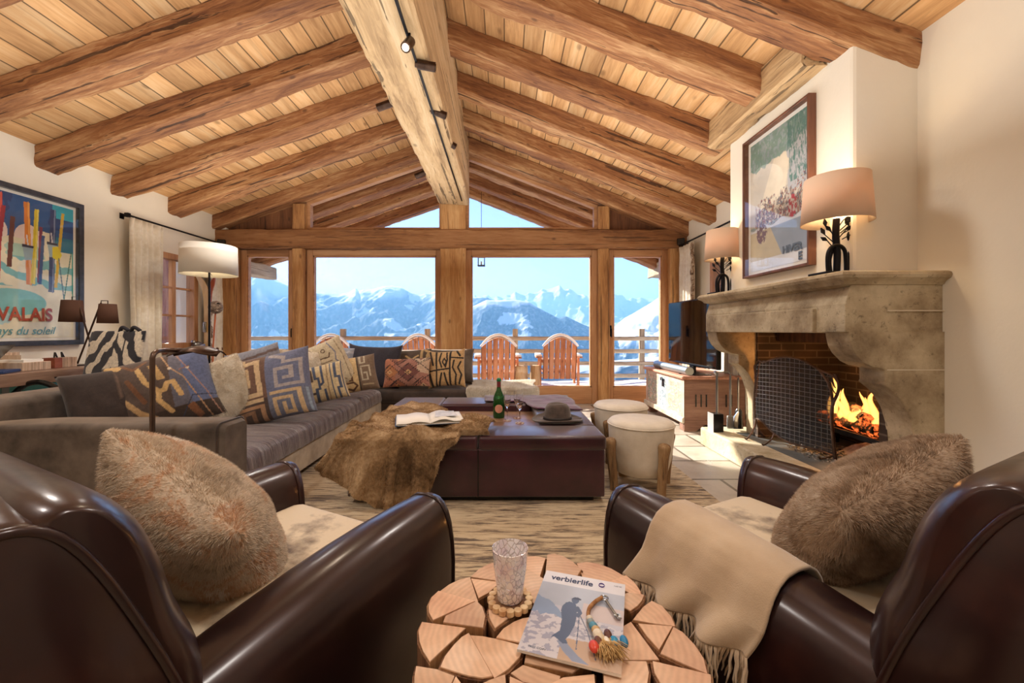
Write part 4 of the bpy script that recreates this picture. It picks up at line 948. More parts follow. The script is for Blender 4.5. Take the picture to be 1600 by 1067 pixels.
# ------------------------------------------------------------------ ski poster on the left wall (generic skis in the snow)
sk = []
def ski(x0, x1, w_, c1, y0, y1, c2=None):
    sk.append(('p', [(x0 - w_, y1), (x0 + w_ * .9, y1), (x1 + w_, y0), (x1 - w_ * .9, y0)], 0, c1))
    if c2: sk.append(('l', [(x0 + w_ * .5, y1), (x1 + w_ * .5, y0)], .012, c2))
def pskib(u, v):
    n = fnoise(u + 4, v + 4, 3, 21); c = np.tile(np.array(S('f3ecd2')), u.shape + (1,)).astype(float)
    c[v > .42 + .10 * np.sin(u * 4) + .1 * n] = S('2f5f9a'); c[(v > .62) & (n > .5)] = S('2a4a80'); c[(v > .30) & (v < .52) & (u > .55)] = S('2f7fa0')
    c[(v > .8) & (u > .6)] = S('37b4cc')
    c[np.hypot((u - .18) * .9, (v - .42)) < .20] = S('f0dcd6'); c[np.hypot((u + .3), (v - .46)) < .16] = S('f3e3dc'); c[(v > .3) & (v < .40) & (u < .1) & (n > .4)] = S('e8e4c8')
    st = (v < .15) & (v > -.28) & (np.sin(v * 24 + u * 6.0 + n * 6) > .25); c[st] = S('86c4c8')
    c[(v < .32) & (v > .15) & (n > .55)] = S('b5d8c8')
    c[(np.hypot((u + .05) * .55, (v + .50) * 1.6) < .30)] = S('8fcfd0'); c[(v < -.62) & (u < -.1) & (n > .45)] = S('c4e4e6')
    return c
ski(-.78, -.80, .07, S('e8b028'), -.12, .93, S('f6d468')); ski(-.42, -.40, .055, S('e07a34'), -.30, .95, S('f2a868')); ski(-.26, -.30, .05, S('d03c3c'), -.20, .97, S('e86a5a')); ski(-.20, -.33, .035, S('a8303c'), -.2, .80)
ski(-.06, -.12, .04, S('6a3c30'), -.02, .68); ski(.16, .20, .05, S('e48a30'), -.24, .93, S('f4b45c')); ski(.33, .26, .04, S('e2cc30'), -.22, .86, S('f2e46a')); ski(.40, .36, .03, S('8a3c56'), -.2, .62); ski(.44, .38, .03, S('3c5a92'), -.22, .5)
ski(.62, .58, .055, S('3c4a78'), -.32, .92, S('8494b4')); ski(.80, .66, .03, S('e0b83c'), -.25, .9)
for (x, y) in ((-.79, .36), (-.41, .30), (.18, .24), (.60, .34)):
    sk += [('p', [(x - .09, y + .06), (x + .09, y + .05), (x + .07, y - .12), (x - .05, y - .14)], 0, S('9fb8c4')), ('p', [(x - .1, y + .09), (x + .1, y + .08), (x + .09, y + .05), (x - .1, y + .05)], 0, S('2c2c44')), ('l', [(x, y + .09), (x - .02, y + .22)], .012, S('e4e4ec'))]
sk += [('p', [(.60, .36), (.70, .38), (.78, .26), (.72, .16), (.60, .20)], 0, S('ecdc30')), ('l', [(.72, .2), (.82, -.42)], .010, S('5a7a8c')), ('l', [(.96, .32), (.82, -.42)], .010, S('3c7c6c')), ('l', [(.98, .3), (.99, -.6)], .012, S('3ca8a0'))]
m_pframe = M('dark_frame', S('2c2e36'), S('45464e'), 20, rough=.3)
lp, ww, hh, HH = framed('ski_poster', 1, XL, 2.93, 3.975, .935, 2.285, .045, m_pframe, .045, strokes(pskib, sk), 'large dark framed poster of upright colourful skis on the left wall', 'picture', .025, 240, 300)
m_red = M('poster_red', S('b0503c'), rough=.6); m_teal = M('poster_teal', S('5f9aa0'), rough=.6)
text('lettering', 'VALAIS', .158, m_red, (XL + .018, 3.72, 1.155), (0, 1, 0), (0, 0, 1), lp, align='RIGHT', sx=.82, bold=.004)
text('lettering', 'pays du soleil', .098, m_teal, (XL + .018, 3.735, 1.035), (0, 1, 0), (0, 0, 1), lp, align='RIGHT', shear=.3, sx=.9)
# ------------------------------------------------------------------ painted chest, television, soundbar
CX0, CX1, CY0, CY1, CH = 1.90, 2.55, 4.33, 5.49, .585
ch = thing('painted_chest', 'old painted blanket chest with floral front under the television', 'chest', ((CX0 + CX1) / 2, (CY0 + CY1) / 2, 0))
K = dict(parent=ch, world=True)
def chestcol(u, v):
    n = fnoise(u + 5, v + 5, 9, 31, 4); n2 = fnoise(u + 1, v + 7, 16, 33, 3); k = fnoise(u, v, 12, 35, 2)
    c = np.array(S('d9c2b0')) * (.85 + .25 * n[..., None])
    panel = ((np.abs(np.abs(u) - .58) < .30) & (np.abs(v) < .78)); mid = (np.abs(u) < .17) & (np.abs(v) < .85)
    c[panel & (n2 > .50)] = S('a3ab98'); c[panel & (k > .66)] = S('bd9a88'); c[panel & (k < .36)] = S('9d9a96'); c[mid] = S('b4bcc4'); c[mid & (n2 > .55)] = S('8496a4')
    c[(np.abs(np.abs(u) - .92) < .02)] = S('c9988a'); return c
nu, nv = 140, 60; uu, vv = np.meshgrid(np.linspace(-1, 1, nu), np.linspace(-1, 1, nv), indexing='ij')
V = np.stack([np.full_like(uu, CX0), (CY0 + CY1) / 2 - uu * (CY1 - CY0) / 2, .335 + vv * .215], -1); idx = np.arange(nu * nv).reshape(nu, nv); q = np.stack([idx[:-1, :-1], idx[1:, :-1], idx[1:, 1:], idx[:-1, 1:]], -1).reshape(-1, 4)
obj('painted_front', (V.reshape(-1, 3).tolist(), q.tolist()), m_paint, cols=chestcol(uu, vv).reshape(-1, 3), **K)
m_chest = wood('old_red_brown_paint', S('6d4c40'), S('8f6a5a'), S('a5806c'), 'X', 1, .25, bump=.3)
m_chesl = wood('pink_lid_paint', S('a8705a'), S('c8937c'), S('d8ac98'), 'Y', 1, .25, bump=.3)
m_chestw = M('worn_cream_paint', S('a99a86'), S('ddd0bd'), 12, rough=.8, bump=.3)
mb = MB(); mb.box(CX0 + .004, CX1, CY0 + .004, CY1, .10, .55, ch=.004); obj('body', mb, m_chest, **K)
mb = MB(); mb.box(CX0 - .03, CX1, CY0 - .03, CY1 + .03, .55, .585, ch=.010); obj('lid', mb, m_chesl, **K)
mb = MB(); mb.box(CX0 - .025, CX0 + .0, CY0 - .02, CY1 + .02, .085, .15, ch=.01); obj('plinth_moulding', mb, m_chestw, **K)
for (x, y) in ((CX0, CY0), (CX0, CY1 - .12), (CX1 - .12, CY0), (CX1 - .12, CY1 - .12)):
    mb = MB(); mb.box(x, x + .12, y, y + .12, 0, .10, ch=.01); obj('foot', mb, m_chest, **K)
mb = MB(); mb.prism([(CX0 + .0, .0), (CX0 + .12, 0), (CX0 + .22, .07), (CX1 - .22, .07), (CX1 - .1, 0), (CX1, 0), (CX1, .12), (CX0, .12)], CY0 - .004, CY0 + .02, 'Y'); obj('side_board', mb, m_chest, **K)
mb = MB()
for x in (.12, .175, .23, .44, .495): mb = MB(); mb.box(CX0 + x, CX0 + x + .012, CY0 - .003, CY0 + .006, .26, .39); obj('slot', mb, m_blackp, **K)
mb = MB(); mb.tube(bez([(CX0 - .012, 4.86, .47), (CX0 - .02, 4.88, .50), (CX0 - .02, 4.92, .50), (CX0 - .012, 4.94, .47)], 4), .007); mb.box(CX0 - .006, CX0 + .002, 4.87, 4.93, .40, .48); obj('lock', mb, m_black, smooth=40, **K)
tv = thing('television', 'large black flat television standing on the painted chest', 'television', (2.12, 4.62, CH))
mb = MB(); mb.box(-.02, .03, -.57, .62, .09, .83, ch=.008); obj('case', mb, m_blackp, tv)
mb = MB(); mb.box(-.0215, -.0195, -.555, .605, .105, .815); obj('screen', mb, m_screen, tv)
mb = MB(); mb.box(-.09, .09, -.25, .25, 0, .012); mb.box(-.01, .02, -.05, .05, .01, .12); obj('stand', mb, m_blackp, tv)
sb = thing('soundbar', 'long silver cylinder soundbar lying on the chest before the television', 'speaker', (1.975, 4.84, CH + .047))
mb = MB(); mb.tube([(0, -.46, 0), (0, .46, 0)], .045, 24); obj('tube', mb, M('silver_mesh', S('8b98a0'), rough=.35, metal=.6), sb, smooth=40)
mb = MB(); mb.tube([(0, -.472, 0), (0, -.46, 0)], .046, 24); mb.tube([(0, .46, 0), (0, .472, 0)], .046, 24); obj('end_cap', mb, m_steel, sb, smooth=40)
mb = MB(); mb.box(-.03, .03, -.3, -.27, -.047, -.04); mb.box(-.03, .03, .27, .3, -.047, -.04); obj('foot', mb, m_black, sb)
# ------------------------------------------------------------------ curtains and rods
def curtain(name, x, y0, y1, z0, z1, lab, n=7, amp=.035, mat=None, fur=None, grp=None):
    mb = MB(); rows = []
    for zi in np.linspace(0, 1, 22):
        row = []
        for k in range(n * 8 + 1):
            t_ = k / (n * 8); pin = 1 - .55 * math.exp(-((1 - zi - .06) / .05) ** 2) if zi > .8 else 1
            row.append((x + amp * pin * math.sin(t_ * n * 2 * math.pi) * (.7 + .3 * math.sin(t_ * 5 + 2)), y0 + (y1 - y0) * t_ + .012 * math.sin(zi * 5 + t_ * 9), z0 + (z1 - z0) * zi))
        rows.append(row)
    mb.grid(rows); o = obj(name, mb, mat or m_curtain, smooth=True, solid=.004); tag(o, lab, 'curtain', grp)
    return o
curtain('curtain', XL + .10, 4.40, 4.82, .02, 2.28, 'gathered cream curtain left of the small left window, beside the desk', 5, .05)
curtain('curtain', XL + .10, 5.56, 5.86, .02, 2.28, 'cream curtain in the left corner behind the floor lamp', 3, .03)
def furtrim(x, y, z0, z1, lab):
    pts = [(x + .01 * math.sin(z * 20), y + .008 * math.cos(z * 23), z) for z in np.linspace(z0, z1, 60)]
    mb = MB(); mb.tube(pts, [.022 + .006 * math.sin(i * 2.1) for i in range(60)], 8)
    tag(obj('fur_trim', mb, furm('mottled_fur', [(.4, S('5a4436')), (.5, S('a8927c')), (.6, S('e0d4c4'))], 14), smooth=True), lab, 'curtain trim')
furtrim(XL + .13, 5.56, .05, 2.26, 'mottled fur band down the edge of the left corner curtain')
curtain('curtain', XR2 - .11, 5.40, 5.80, .02, 2.24, 'cream curtain in the right corner behind the television', 4, .03)
furtrim(XR2 - .13, 5.38, .05, 2.22, 'mottled fur band down the edge of the right corner curtain')
curtain('curtain', XR2 - .11, 4.38, 4.62, .02, 2.24, 'narrow cream curtain between the far mantel lamp and chimney breast', 3, .03)
for (x, y0, y1, z, s_, lab) in ((XL + .10, 4.38, 5.90, 2.30, 1, 'dark iron curtain rod on the left wall'), (XR2 - .11, 4.36, 5.86, 2.27, -1, 'dark iron curtain rod on the right wall')):
    t = thing('curtain_rod', lab, 'curtain rod', (x, y0, z))
    mb = MB(); mb.tube([(0, 0, 0), (0, y1 - y0, 0)], .011, 10); obj('rod', mb, m_black, t, smooth=40)
    for yy in (.03, y1 - y0 - .06):
        mb = MB(); mb.tube([(0, yy, 0), (-s_ * .10, yy, 0)], .008, 8); mb.box(-s_ * .1 - .004, -s_ * .1 + .004, yy - .025, yy + .025, -.03, .03); obj('bracket', mb, m_black, t, smooth=40)
    mb = MB(); mb.box(-.022, .022, -.03, .01, -.022, .022, ch=.004); obj('finial', mb, m_black, t)
for (x, y, z, lab) in ((px(351), 5.79, pz(381), 'small black wall speaker in the left corner'), (px(1061), 5.79, pz(379), 'small black wall speaker in the right corner')):
    t = thing('wall_speaker', lab, 'speaker', (x, y, z), R(25 if x < 0 else -25), 'small speakers in the corners')
    mb = MB(); mb.box(-.05, .05, -.04, .04, -.045, .045, ch=.008); obj('case', mb, m_blackp, t); mb = MB(); mb.box(-.01, .01, .03, .08, -.01, .03); obj('bracket', mb, m_black, t)
# ------------------------------------------------------------------ track with spotlights under the ridge beam
tr = thing('track_light_rail', 'thin black lighting track fixed under the ridge beam', 'track', (-.58, 3, 2.845))
mb = MB(); mb.box(-.008, .008, -1.5, 2.6, -.012, .0); obj('rail', mb, m_black, tr)
def track_spot(loc, aim, lab, e):
    t = thing('spotlight', lab, 'spotlight', loc, group='spotlights on the ridge beam'); d = (Vector(aim) - Vector(loc)).normalized()
    mb = MB(); mb.tube([(0, 0, 0), (0, 0, -.03), tuple(Vector((0, 0, -.05)) + d * .01)], .007, 8); obj('bracket', mb, m_black, t, smooth=40)
    mb = MB(); c = Vector((0, 0, -.055)); mb.tube([c - d * .02, c + d * .10], .030, 14, cap=True); mb.tube([c - d * .035, c - d * .02], .022, 12); obj('can', mb, m_bronze, t, smooth=40)
    mb = MB(); mb.tube([c + d * .1005, c + d * .103], .020, 14); obj('lens', mb, m_bulb if 'nearest' in lab else m_screen, t)
    if e: lamp('spot_light', 'SPOT', tuple(Vector(loc) + Vector((0, 0, -.055)) + d * .13), e, (1, .82, .58), spot=70, aim=aim, radius=.02)
track_spot(U(640, 52, 2.45), (-.75, 1.0, 1.2), 'lit cylinder spotlight pointing down, nearest on the ridge beam', 18)
track_spot(U(657, 88, 2.72), (1.6, 2.9, 2.6), 'spotlight turned to the chimney, second along the ridge beam', 22)
track_spot(U(679, 163, 3.35), (1.3, 3.6, 2.2), 'spotlight turned right, third along the ridge beam', 14)
track_spot(U(698, 212, 4.0), (1.2, 4.4, 2.0), 'spotlight turned right, farthest along the ridge beam', 14)
track_spot(tuple(Vector((-.93, 3.3, 2.95))), (-4.0, 3.4, 1.9), 'small spotlight on the left side of the ridge beam, lighting the ski poster', 26)
track_spot(tuple(Vector((-.93, 4.7, 2.93))), (-4.0, 4.6, 1.6), 'small spotlight on the left side of the ridge beam, near the gable', 18)
# ------------------------------------------------------------------ sofa
sf = thing('sectional_sofa', 'big L-shaped brown velvet sofa with ribbed seat along the left and window side', 'sofa', (-2, 3.9, 0))
K = dict(parent=sf, world=True)
SXF, SXB, SY0, SYC = -1.45, -2.95, 2.06, 4.80
def rbox(x0, x1, y0, y1, z0, z1, r=.04, jx=0, seed=0, nseg=6):
    """soft upholstered block with rounded edges"""
    mb = MB(); import bmesh
    bm = bmesh.new(); bmesh.ops.create_cube(bm, size=1)
    for v in bm.verts: v.co = Vector(((x0 + x1) / 2 + v.co.x * (x1 - x0), (y0 + y1) / 2 + v.co.y * (y1 - y0), (z0 + z1) / 2 + v.co.z * (z1 - z0)))
    bmesh.ops.bevel(bm, geom=bm.edges[:], offset=r, segments=4, profile=.5, affect='EDGES')
    bm.verts.index_update(); mb.add([v.co for v in bm.verts], [[v.index for v in f.verts] for f in bm.faces]); bm.free(); return mb
obj('plinth', rbox(SXB + .05, SXF - .0, SY0 + .16, SYC + .05, .06, .26, .02), m_base, smooth=40, **K)
obj('plinth', rbox(SXB + .05, .38, SYC + .03, 5.62, .06, .24, .02), m_velvetd, smooth=40, **K)
mb = MB(); mb.box(SXB + .1, SXF - .08, SY0 + .2, SYC, 0, .07); mb.box(SXB + .1, .32, SYC + .1, 5.55, 0, .07); obj('feet_board', mb, m_blackp, **K)
# long left seat cushion: ribbed cover, slightly wavy
def seat(x0, x1, y0, y1, z0, z1, rib, name, mat):
    rows = []; n = 200
    ys = np.linspace(y0, y1, n)
    prof = [(x0, z0), (x0, z1 - .02), (x0 + .05, z1)] + [(x0 + (x1 - x0) * t, z1 + .012 * math.sin(t * 3)) for t in (.2, .4, .6, .8)] + [(x1 - .07, z1), (x1 - .03, z1 - .012), (x1 - .006, z1 - .04), (x1, z1 - .08), (x1 + .004, z0 + .03), (x1, z0)]
    for i, y in enumerate(ys):
        e = 1 - .5 * max(0, 1 - min(y - y0, y1 - y) / .04) ** 2
        row = []
        for (px_, pz_) in prof:
            w_ = rib * noise.noise(Vector((px_ * 1.2, y * 26, pz_ * 1.5)))
            row.append((px_ + w_ * .8, y, z0 + (pz_ - z0) * (1 - .08 * (1 - e)) + w_))
        rows.append(row)
    mb = MB(); mb.loft(rows); return obj(name, mb, mat, smooth=50, **K)
seat(SXB + .25, SXF + .02, SY0 + .19, SYC - .02, .245, .385, .012, 'seat_cushion', m_seat)
mb = rbox(SXB + .25, .40, SYC - .01, 5.50, .22, .375, .04); obj('seat_cushion', mb, m_velvetd, smooth=50, **K)
obj('backrest', rbox(SXB - .02, SXB + .26, SY0 + .1, 5.66, .05, .70, .05), m_velvet, smooth=50, **K)
obj('backrest', rbox(SXB + .1, -.47, 5.44, 5.68, .05, .80, .05), m_velvet, smooth=50, **K)
# near arm: rounded block whose top sinks to the left
rows = []
for t_ in np.linspace(0, 1, 30):
    x = SXF + .03 - t_ * 1.62; top = .605 - .0 * t_ - .055 * max(0, (t_ - .55) / .45) ** 1.5
    y0, y1 = SY0 - .04, SY0 + .17; r = .035; sec = []
    for (a, b, c0) in ((y0, .05, 0), (y0, top, 1), (y1, top, 2), (y1, .05, 3)):
        if c0 in (1, 2):
            s_ = 1 if c0 == 1 else -1
            for k in range(6):
                an = k / 5 * math.pi / 2
                if c0 == 1: sec.append((x, y0 + r - r * math.cos(an), top - r + r * math.sin(an)))
                else: sec.append((x, y1 - r + r * math.sin(an), top - r + r * math.cos(an)))
        else: sec.append((x, a, b))
    rows.append(sec)
mb = MB(); c0 = Vector((0, (SY0 * 2 + .13) / 2, .33)); 
first = [(p[0] + .03, c0.y + (p[1] - c0.y) * .82, c0.z + (p[2] - c0.z) * .94) for p in rows[0]]
mb.loft([first] + rows); obj('arm', mb, m_velvet, smooth=50, **K)
mb = MB(); sec = rows[0]; mb.tube([(p[0] + .002, p[1], p[2]) for p in sec], .006, 6); obj('piping', mb, m_velvetd, smooth=True, **K)
# ------------------------------------------------------------------ scatter cushions
BR, BRD, TAN, CRM, BLU, GRY, BLK = S('5e463a'), S('33261f'), S('c4a06a'), S('d8c9ae'), S('5c6c8e'), S('8b8a90'), S('2b2422')
def c_at(px_, py_, d): return tuple(U(px_, py_, d))
# 1 dark brown hide cushion
pillow('dark_hide_cushion', 'dark brown hide cushion with a centre seam, leftmost on the sofa', c_at(186, 628, 2.62), .50, .46, .20, m_cloth, (R(-20), R(-8), R(50)), pat=strokes(lambda u, v: np.tile(np.array(S('382c28')), u.shape + (1,)) * (.7 + .6 * fnoise(u, v, 4, 3)[..., None]), [('l', [(-.0, -1), (.02, 1)], .02, S('6a5548'))]), back=S('3a2e28'))
# 2 applique cushion
def base2(u, v):
    c = np.tile(np.array(S('5a4a42')), u.shape + (1,)); c[u > .15 + .1 * v] = S('6b6a78'); c[(u > .45)] = S('66739a'); c[v < -.55] = S('453830'); return c
p2 = strokes(base2, [('p', [(-.18, .75), (-.02, .75), (.10, .28), (-.06, .28)], 0, TAN), ('l', [(-.38, .72), (-.30, .30), (-.10, -.02), (.02, -.02), (.10, .15), (.22, .15), (.30, -.25)], .055, S('d4b078')), ('l', [(-.10, -.02), (-.15, -.25), (.02, -.62)], .055, S('d4b078')),
                   ('l', [(-.98, .25), (-.75, -.10), (-.55, -.45), (-.3, -.7)], .06, S('c8a474')), ('l', [(-.62, .45), (-.50, .05), (-.42, -.2)], .05, S('7c5236')), ('l', [(-.9, .92), (-.72, .88)], .07, S('d4b078')), ('l', [(-.62, .9), (-.45, .72), (-.2, .88)], .03, S('80583c')),
                   ('l', [(.10, .98), (.22, .55), (.45, .2), (.62, -.5), (.7, -.98)], .014, S('c8a078')), ('l', [(.35, .98), (.55, .45), (.80, -.3), (.9, -.98)], .012, S('b08a78')), ('c', (.22, .52), (0, .035), S('e8d8c0')), ('c', (.57, .42), (0, .035), S('e8d8c0')), ('l', [(.40, .42), (.60, .46)], .012, S('a07060')), ('l', [(.1, -.95), (.5, -.35), (1, -.45)], .012, S('3c4258')), ('p', [(.32, -.6), (.48, -.52), (.58, -.9), (.45, -.98)], 0, S('8a5c3c'))])
pillow('applique_cushion', 'large brown and blue cushion with tan applied bars, behind the reading lamp pole', c_at(262, 612, 2.75), .56, .52, .25, m_cloth, (R(-16), R(-16), R(34)), n=110, pat=p2, back=S('5a4a42'), bulge=.5)
pillow('cream_fur_cushion', 'cream fur cushion between the two big patterned cushions', c_at(350, 610, 2.96), .36, .44, .20, m_furC, (R(-16), R(-24), R(36)), fur=(20000, .013, .0010), pinch=.02)
# 4 blue/brown maze cushion
def base4(u, v):
    c = np.tile(np.array(S('6e5142')), u.shape + (1,)); c[u > .0] = S('6b7290'); c[(v < -.38) & (u < .05)] = S('4c3c36'); c[(v < -.25) & (u > .0)] = S('6d7388'); return c
T4 = S('cdb28c'); T5 = S('a9a2a4')
p4 = strokes(base4, [('l', [(-.95, .85), (-.55, .85), (-.55, .75), (-.2, .80), (-.15, -.25), (-.78, -.25), (-.78, .55), (-1, .55)], .065, T4, 1), ('l', [(-.45, .55), (-.42, .05), (-.60, .05), (-.60, .40)], .055, T4, 1), ('l', [(-.92, -.42), (-.15, -.42)], .05, T4, 1),
                   ('l', [(.12, .9), (.45, .75), (.45, .60), (.85, .60), (.85, -.12), (.25, -.12), (.25, .40), (.62, .40), (.62, .10), (.45, .10)], .05, T5, 1), ('l', [(.10, -.30), (.75, -.30), (.75, -.95)], .05, T4, 1), ('l', [(.15, -.9), (.15, -.48), (.55, -.48), (.55, -.9), (.35, -.9), (.35, -.65)], .045, T4, 1),
                   ('l', [(-.85, -.98), (-.85, -.60), (-.15, -.60), (-.15, -.98)], .05, S('b28a68'), 1), ('l', [(-.62, -.98), (-.62, -.72), (-.38, -.72), (-.38, -.98)], .05, S('8c6a50'), 1), ('l', [(.92, -.3), (.92, -.95)], .03, S('8fa0b4'), 1)])
pillow('maze_cushion', 'brown, tan and blue cushion with squared maze pattern, centre of the left seat', c_at(424, 605, 3.08), .60, .53, .20, m_cloth, (R(-20), R(-13), R(12)), n=110, pat=p4, back=S('5a4a42'), bulge=.45)
pillow('grey_blue_cushion', 'grey blue striped cushion peeking up behind the maze cushion', c_at(404, 580, 3.55), .42, .42, .18, m_cloth, (R(-14), R(-16), R(30)), n=50, pat=strokes(S('8d8f9c'), [('l', [(-1, .5), (1, .7)], .06, S('6c5a58')), ('l', [(-1, .1), (1, .2)], .05, S('5c6480'))]), back=S('8d8f9c'))
pillow('cream_fur_cushion', 'cream fur cushion leaning behind the blue striped cushion', c_at(455, 584, 3.75), .52, .44, .20, m_furC, (R(-14), R(6), R(40)), fur=(14000, .014, .0010), pinch=.02)
# 7 striped
def base7(u, v):
    c = np.tile(np.array(S('d2bf98')), u.shape + (1,)); c[u < -.72] = S('4e5560'); return c
N7 = S('4a5670')
p7 = strokes(base7, [('l', [(-.55, 1), (-.50, -1)], .05, S('4a3c38')), ('l', [(-.40, .7), (-.25, .7), (-.25, .1), (-.40, .1), (-.40, -.6), (-.2, -.6)], .05, S('5c4a40'), 1), ('l', [(-.12, 1), (-.12, .2), (.0, .2), (.0, -.4), (-.12, -.4), (-.12, -1)], .055, N7, 1), ('l', [(.16, 1), (.16, -.1), (.05, -.2)], .04, N7, 1),
                   ('l', [(.18, -.5), (.18, -1)], .05, N7, 1), ('l', [(.35, 1), (.35, .3), (.30, -1)], .022, S('9c8468')), ('l', [(.50, 1), (.50, -.2), (.50, -1)], .022, N7), ('l', [(.66, 1), (.66, .1), (.80, .1), (.80, -.5), (.68, -.5), (.68, -1)], .05, N7, 1), ('l', [(.92, 1), (.92, -1)], .03, N7, 1)])
pillow('striped_cushion', 'small cream and navy striped cushion at the front of the left seat', c_at(500, 600, 3.55), .44, .34, .16, m_cloth, (R(-22), R(-12), R(22)), n=90, pat=p7, back=S('4e5560'))
p8 = strokes(lambda u, v: np.tile(np.array(S('d8cbae')), u.shape + (1,)) * np.where(v > .35, .92, 1)[..., None], [('l', [(-.6, .7), (-.35, .85), (-.1, .6), (-.2, .35), (.25, .30), (.32, .45)], .03, S('6f5c4c')), ('c', (.12, .62), (.05, .09), S('6f5c4c')), ('l', [(-.75, .75), (-.45, .45), (-.35, .15), (.3, .12)], .025, S('8c7862')),
                   ('l', [(.4, .9), (.55, .4), (.45, .1), (.6, -.2)], .025, S('7c8098')), ('l', [(.7, .9), (.8, .2), (.7, -.8)], .02, S('9c8c74')), ('l', [(.0, -.1), (.3, -.3), (.2, -.6), (.5, -.8)], .025, S('8c7862'))])
pillow('embroidered_cushion', 'tall cream cushion with embroidered loops, highest on the left seat', c_at(508, 574, 4.0), .50, .50, .20, m_cloth, (R(-14), R(-22), R(36)), n=80, pat=p8, back=S('d0c2a4'))
pillow('pale_blue_cushion', 'pale blue cushion in the sofa corner behind the glyph cushion', c_at(527, 566, 4.55), .34, .36, .14, m_cloth, (R(-12), R(8), R(30)), n=30, pat=strokes(S('a8b0c0'), [('l', [(-1, .6), (1, .7)], .05, S('c8ccd4'))]), back=S('a8b0c0'))
p10 = strokes(lambda u, v: np.where((u > .12)[..., None], np.array(S('7c6856')), np.array(S('cfb384'))), [('l', [(-.75, .85), (-.5, .3), (-.25, .3), (-.45, .1)], .05, S('4a3428'), 1), ('l', [(-.3, .5), (-.15, .25), (-.45, .05)], .05, S('4a3428')), ('l', [(-.1, -.02), (-.45, -.1), (-.5, -.4), (-.2, -.45), (-.2, -.2)], .045, S('5a3c28')), ('l', [(-.45, -.55), (-.15, -.55), (.0, -.75), (-.2, -.95), (-.4, -.85)], .045, S('5a3c28')),
                    ('l', [(.14, 1), (.14, -1)], .03, S('4a4038')), ('l', [(.28, .9), (.28, .5), (.5, .5), (.5, .9)], .04, S('c0b6a0'), 1), ('l', [(.30, .2), (.30, -.5), (.55, -.5), (.55, -.1), (.42, -.1)], .04, S('c0b6a0'), 1), ('l', [(.3, .3), (.7, .3), (.7, -.3)], .035, S('c0b6a0'), 1), ('l', [(.3, -.75), (.75, -.75)], .04, S('b0a084'), 1)])
pillow('glyph_cushion', 'small tan cushion with dark curled glyphs in the sofa corner', c_at(556, 585, 4.15), .42, .38, .16, m_cloth, (R(-22), R(-9), R(20)), n=80, pat=p10, back=S('8c7862'))
pillow('navy_velvet_cushion', 'very dark navy velvet cushion behind the red kilim cushion', c_at(585, 573, 4.95), .64, .52, .20, m_cloth, (R(-14), R(2), R(6)), n=40, pat=strokes(lambda u, v: np.tile(np.array(S('33313e')), u.shape + (1,)) * (.8 + .4 * fnoise(u, v, 3, 8)[..., None]), []), back=S('33313e'), ear=.05)
p12 = strokes(S('5a4c42'), [('p', [(-1, 1), (-.62, 1), (-.62, -1), (-1, -1)], 0, S('c8aa7c')), ('l', [(-.85, .6), (-.72, .6)], .05, BLK, 1), ('l', [(-.85, .3), (-.72, .3)], .05, BLK, 1), ('l', [(-.1, .6), (.15, .35), (.45, .6)], .05, S('c8aa7c')), ('l', [(.62, 1), (.60, .4), (.85, .2), (.9, .8), (.75, .9)], .06, S('c8aa7c'))])
pillow('mudcloth_cushion', 'dark cushion with tan chevrons standing behind the red kilim cushion', c_at(640, 572, 5.12), .56, .42, .16, m_cloth, (R(-12), R(-3), R(0)), n=70, pat=p12, back=BLK)
def kil(u, v):
    c = np.where((u < -.45)[..., None], np.array(S('b8775c')), np.array(S('a8786a'))); c = np.where(((u > .50) & (v > .0 + (u - .5) * -.3))[..., None], np.array(S('d0b49c')), c)
    def dia(cx, cy, r): return np.abs(u - cx) * 1.25 + np.abs(v - cy)
    for (cx, cy, r, co, ci) in ((.12, -.02, .66, S('7a4c46'), S('d0a878')), (-.72, .0, .55, S('b87a50'), S('d8a878')), (-.32, .92, .42, S('8c5a4c'), S('c89060')), (-.32, -.95, .45, S('9a6048'), S('c88850')), (.62, .98, .5, S('cdb8a0'), S('8c5a50')), (.75, -.95, .6, S('b07868'), S('d8b898'))):
        d = dia(cx, cy, r); a = np.arctan2(v - cy, u - cx); z = .04 * np.sign(np.sin((u - v) * 34))
        c[d < r + z] = S('3a2628'); c[d < r - .06 + z * .6] = co; c[d < r * .32] = ci; c[d < r * .08] = S('5a3834')
    lat = (np.abs(((u * 1.25 + v) * 1.0 + .62) % 1.32 - .66) < .035) | (np.abs(((u * 1.25 - v) + .5) % 1.32 - .66) < .035); c[lat & (np.sin(u * 60) > -.6)] = S('33242a'); return c
pillow('kilim_cushion', 'reddish brown kilim lumbar cushion with hooked diamonds', c_at(636, 582, 4.86), .57, .35, .14, m_cloth, (R(-14), R(-2), R(-3)), n=120, pat=kil, back=S('8c5a4c'))
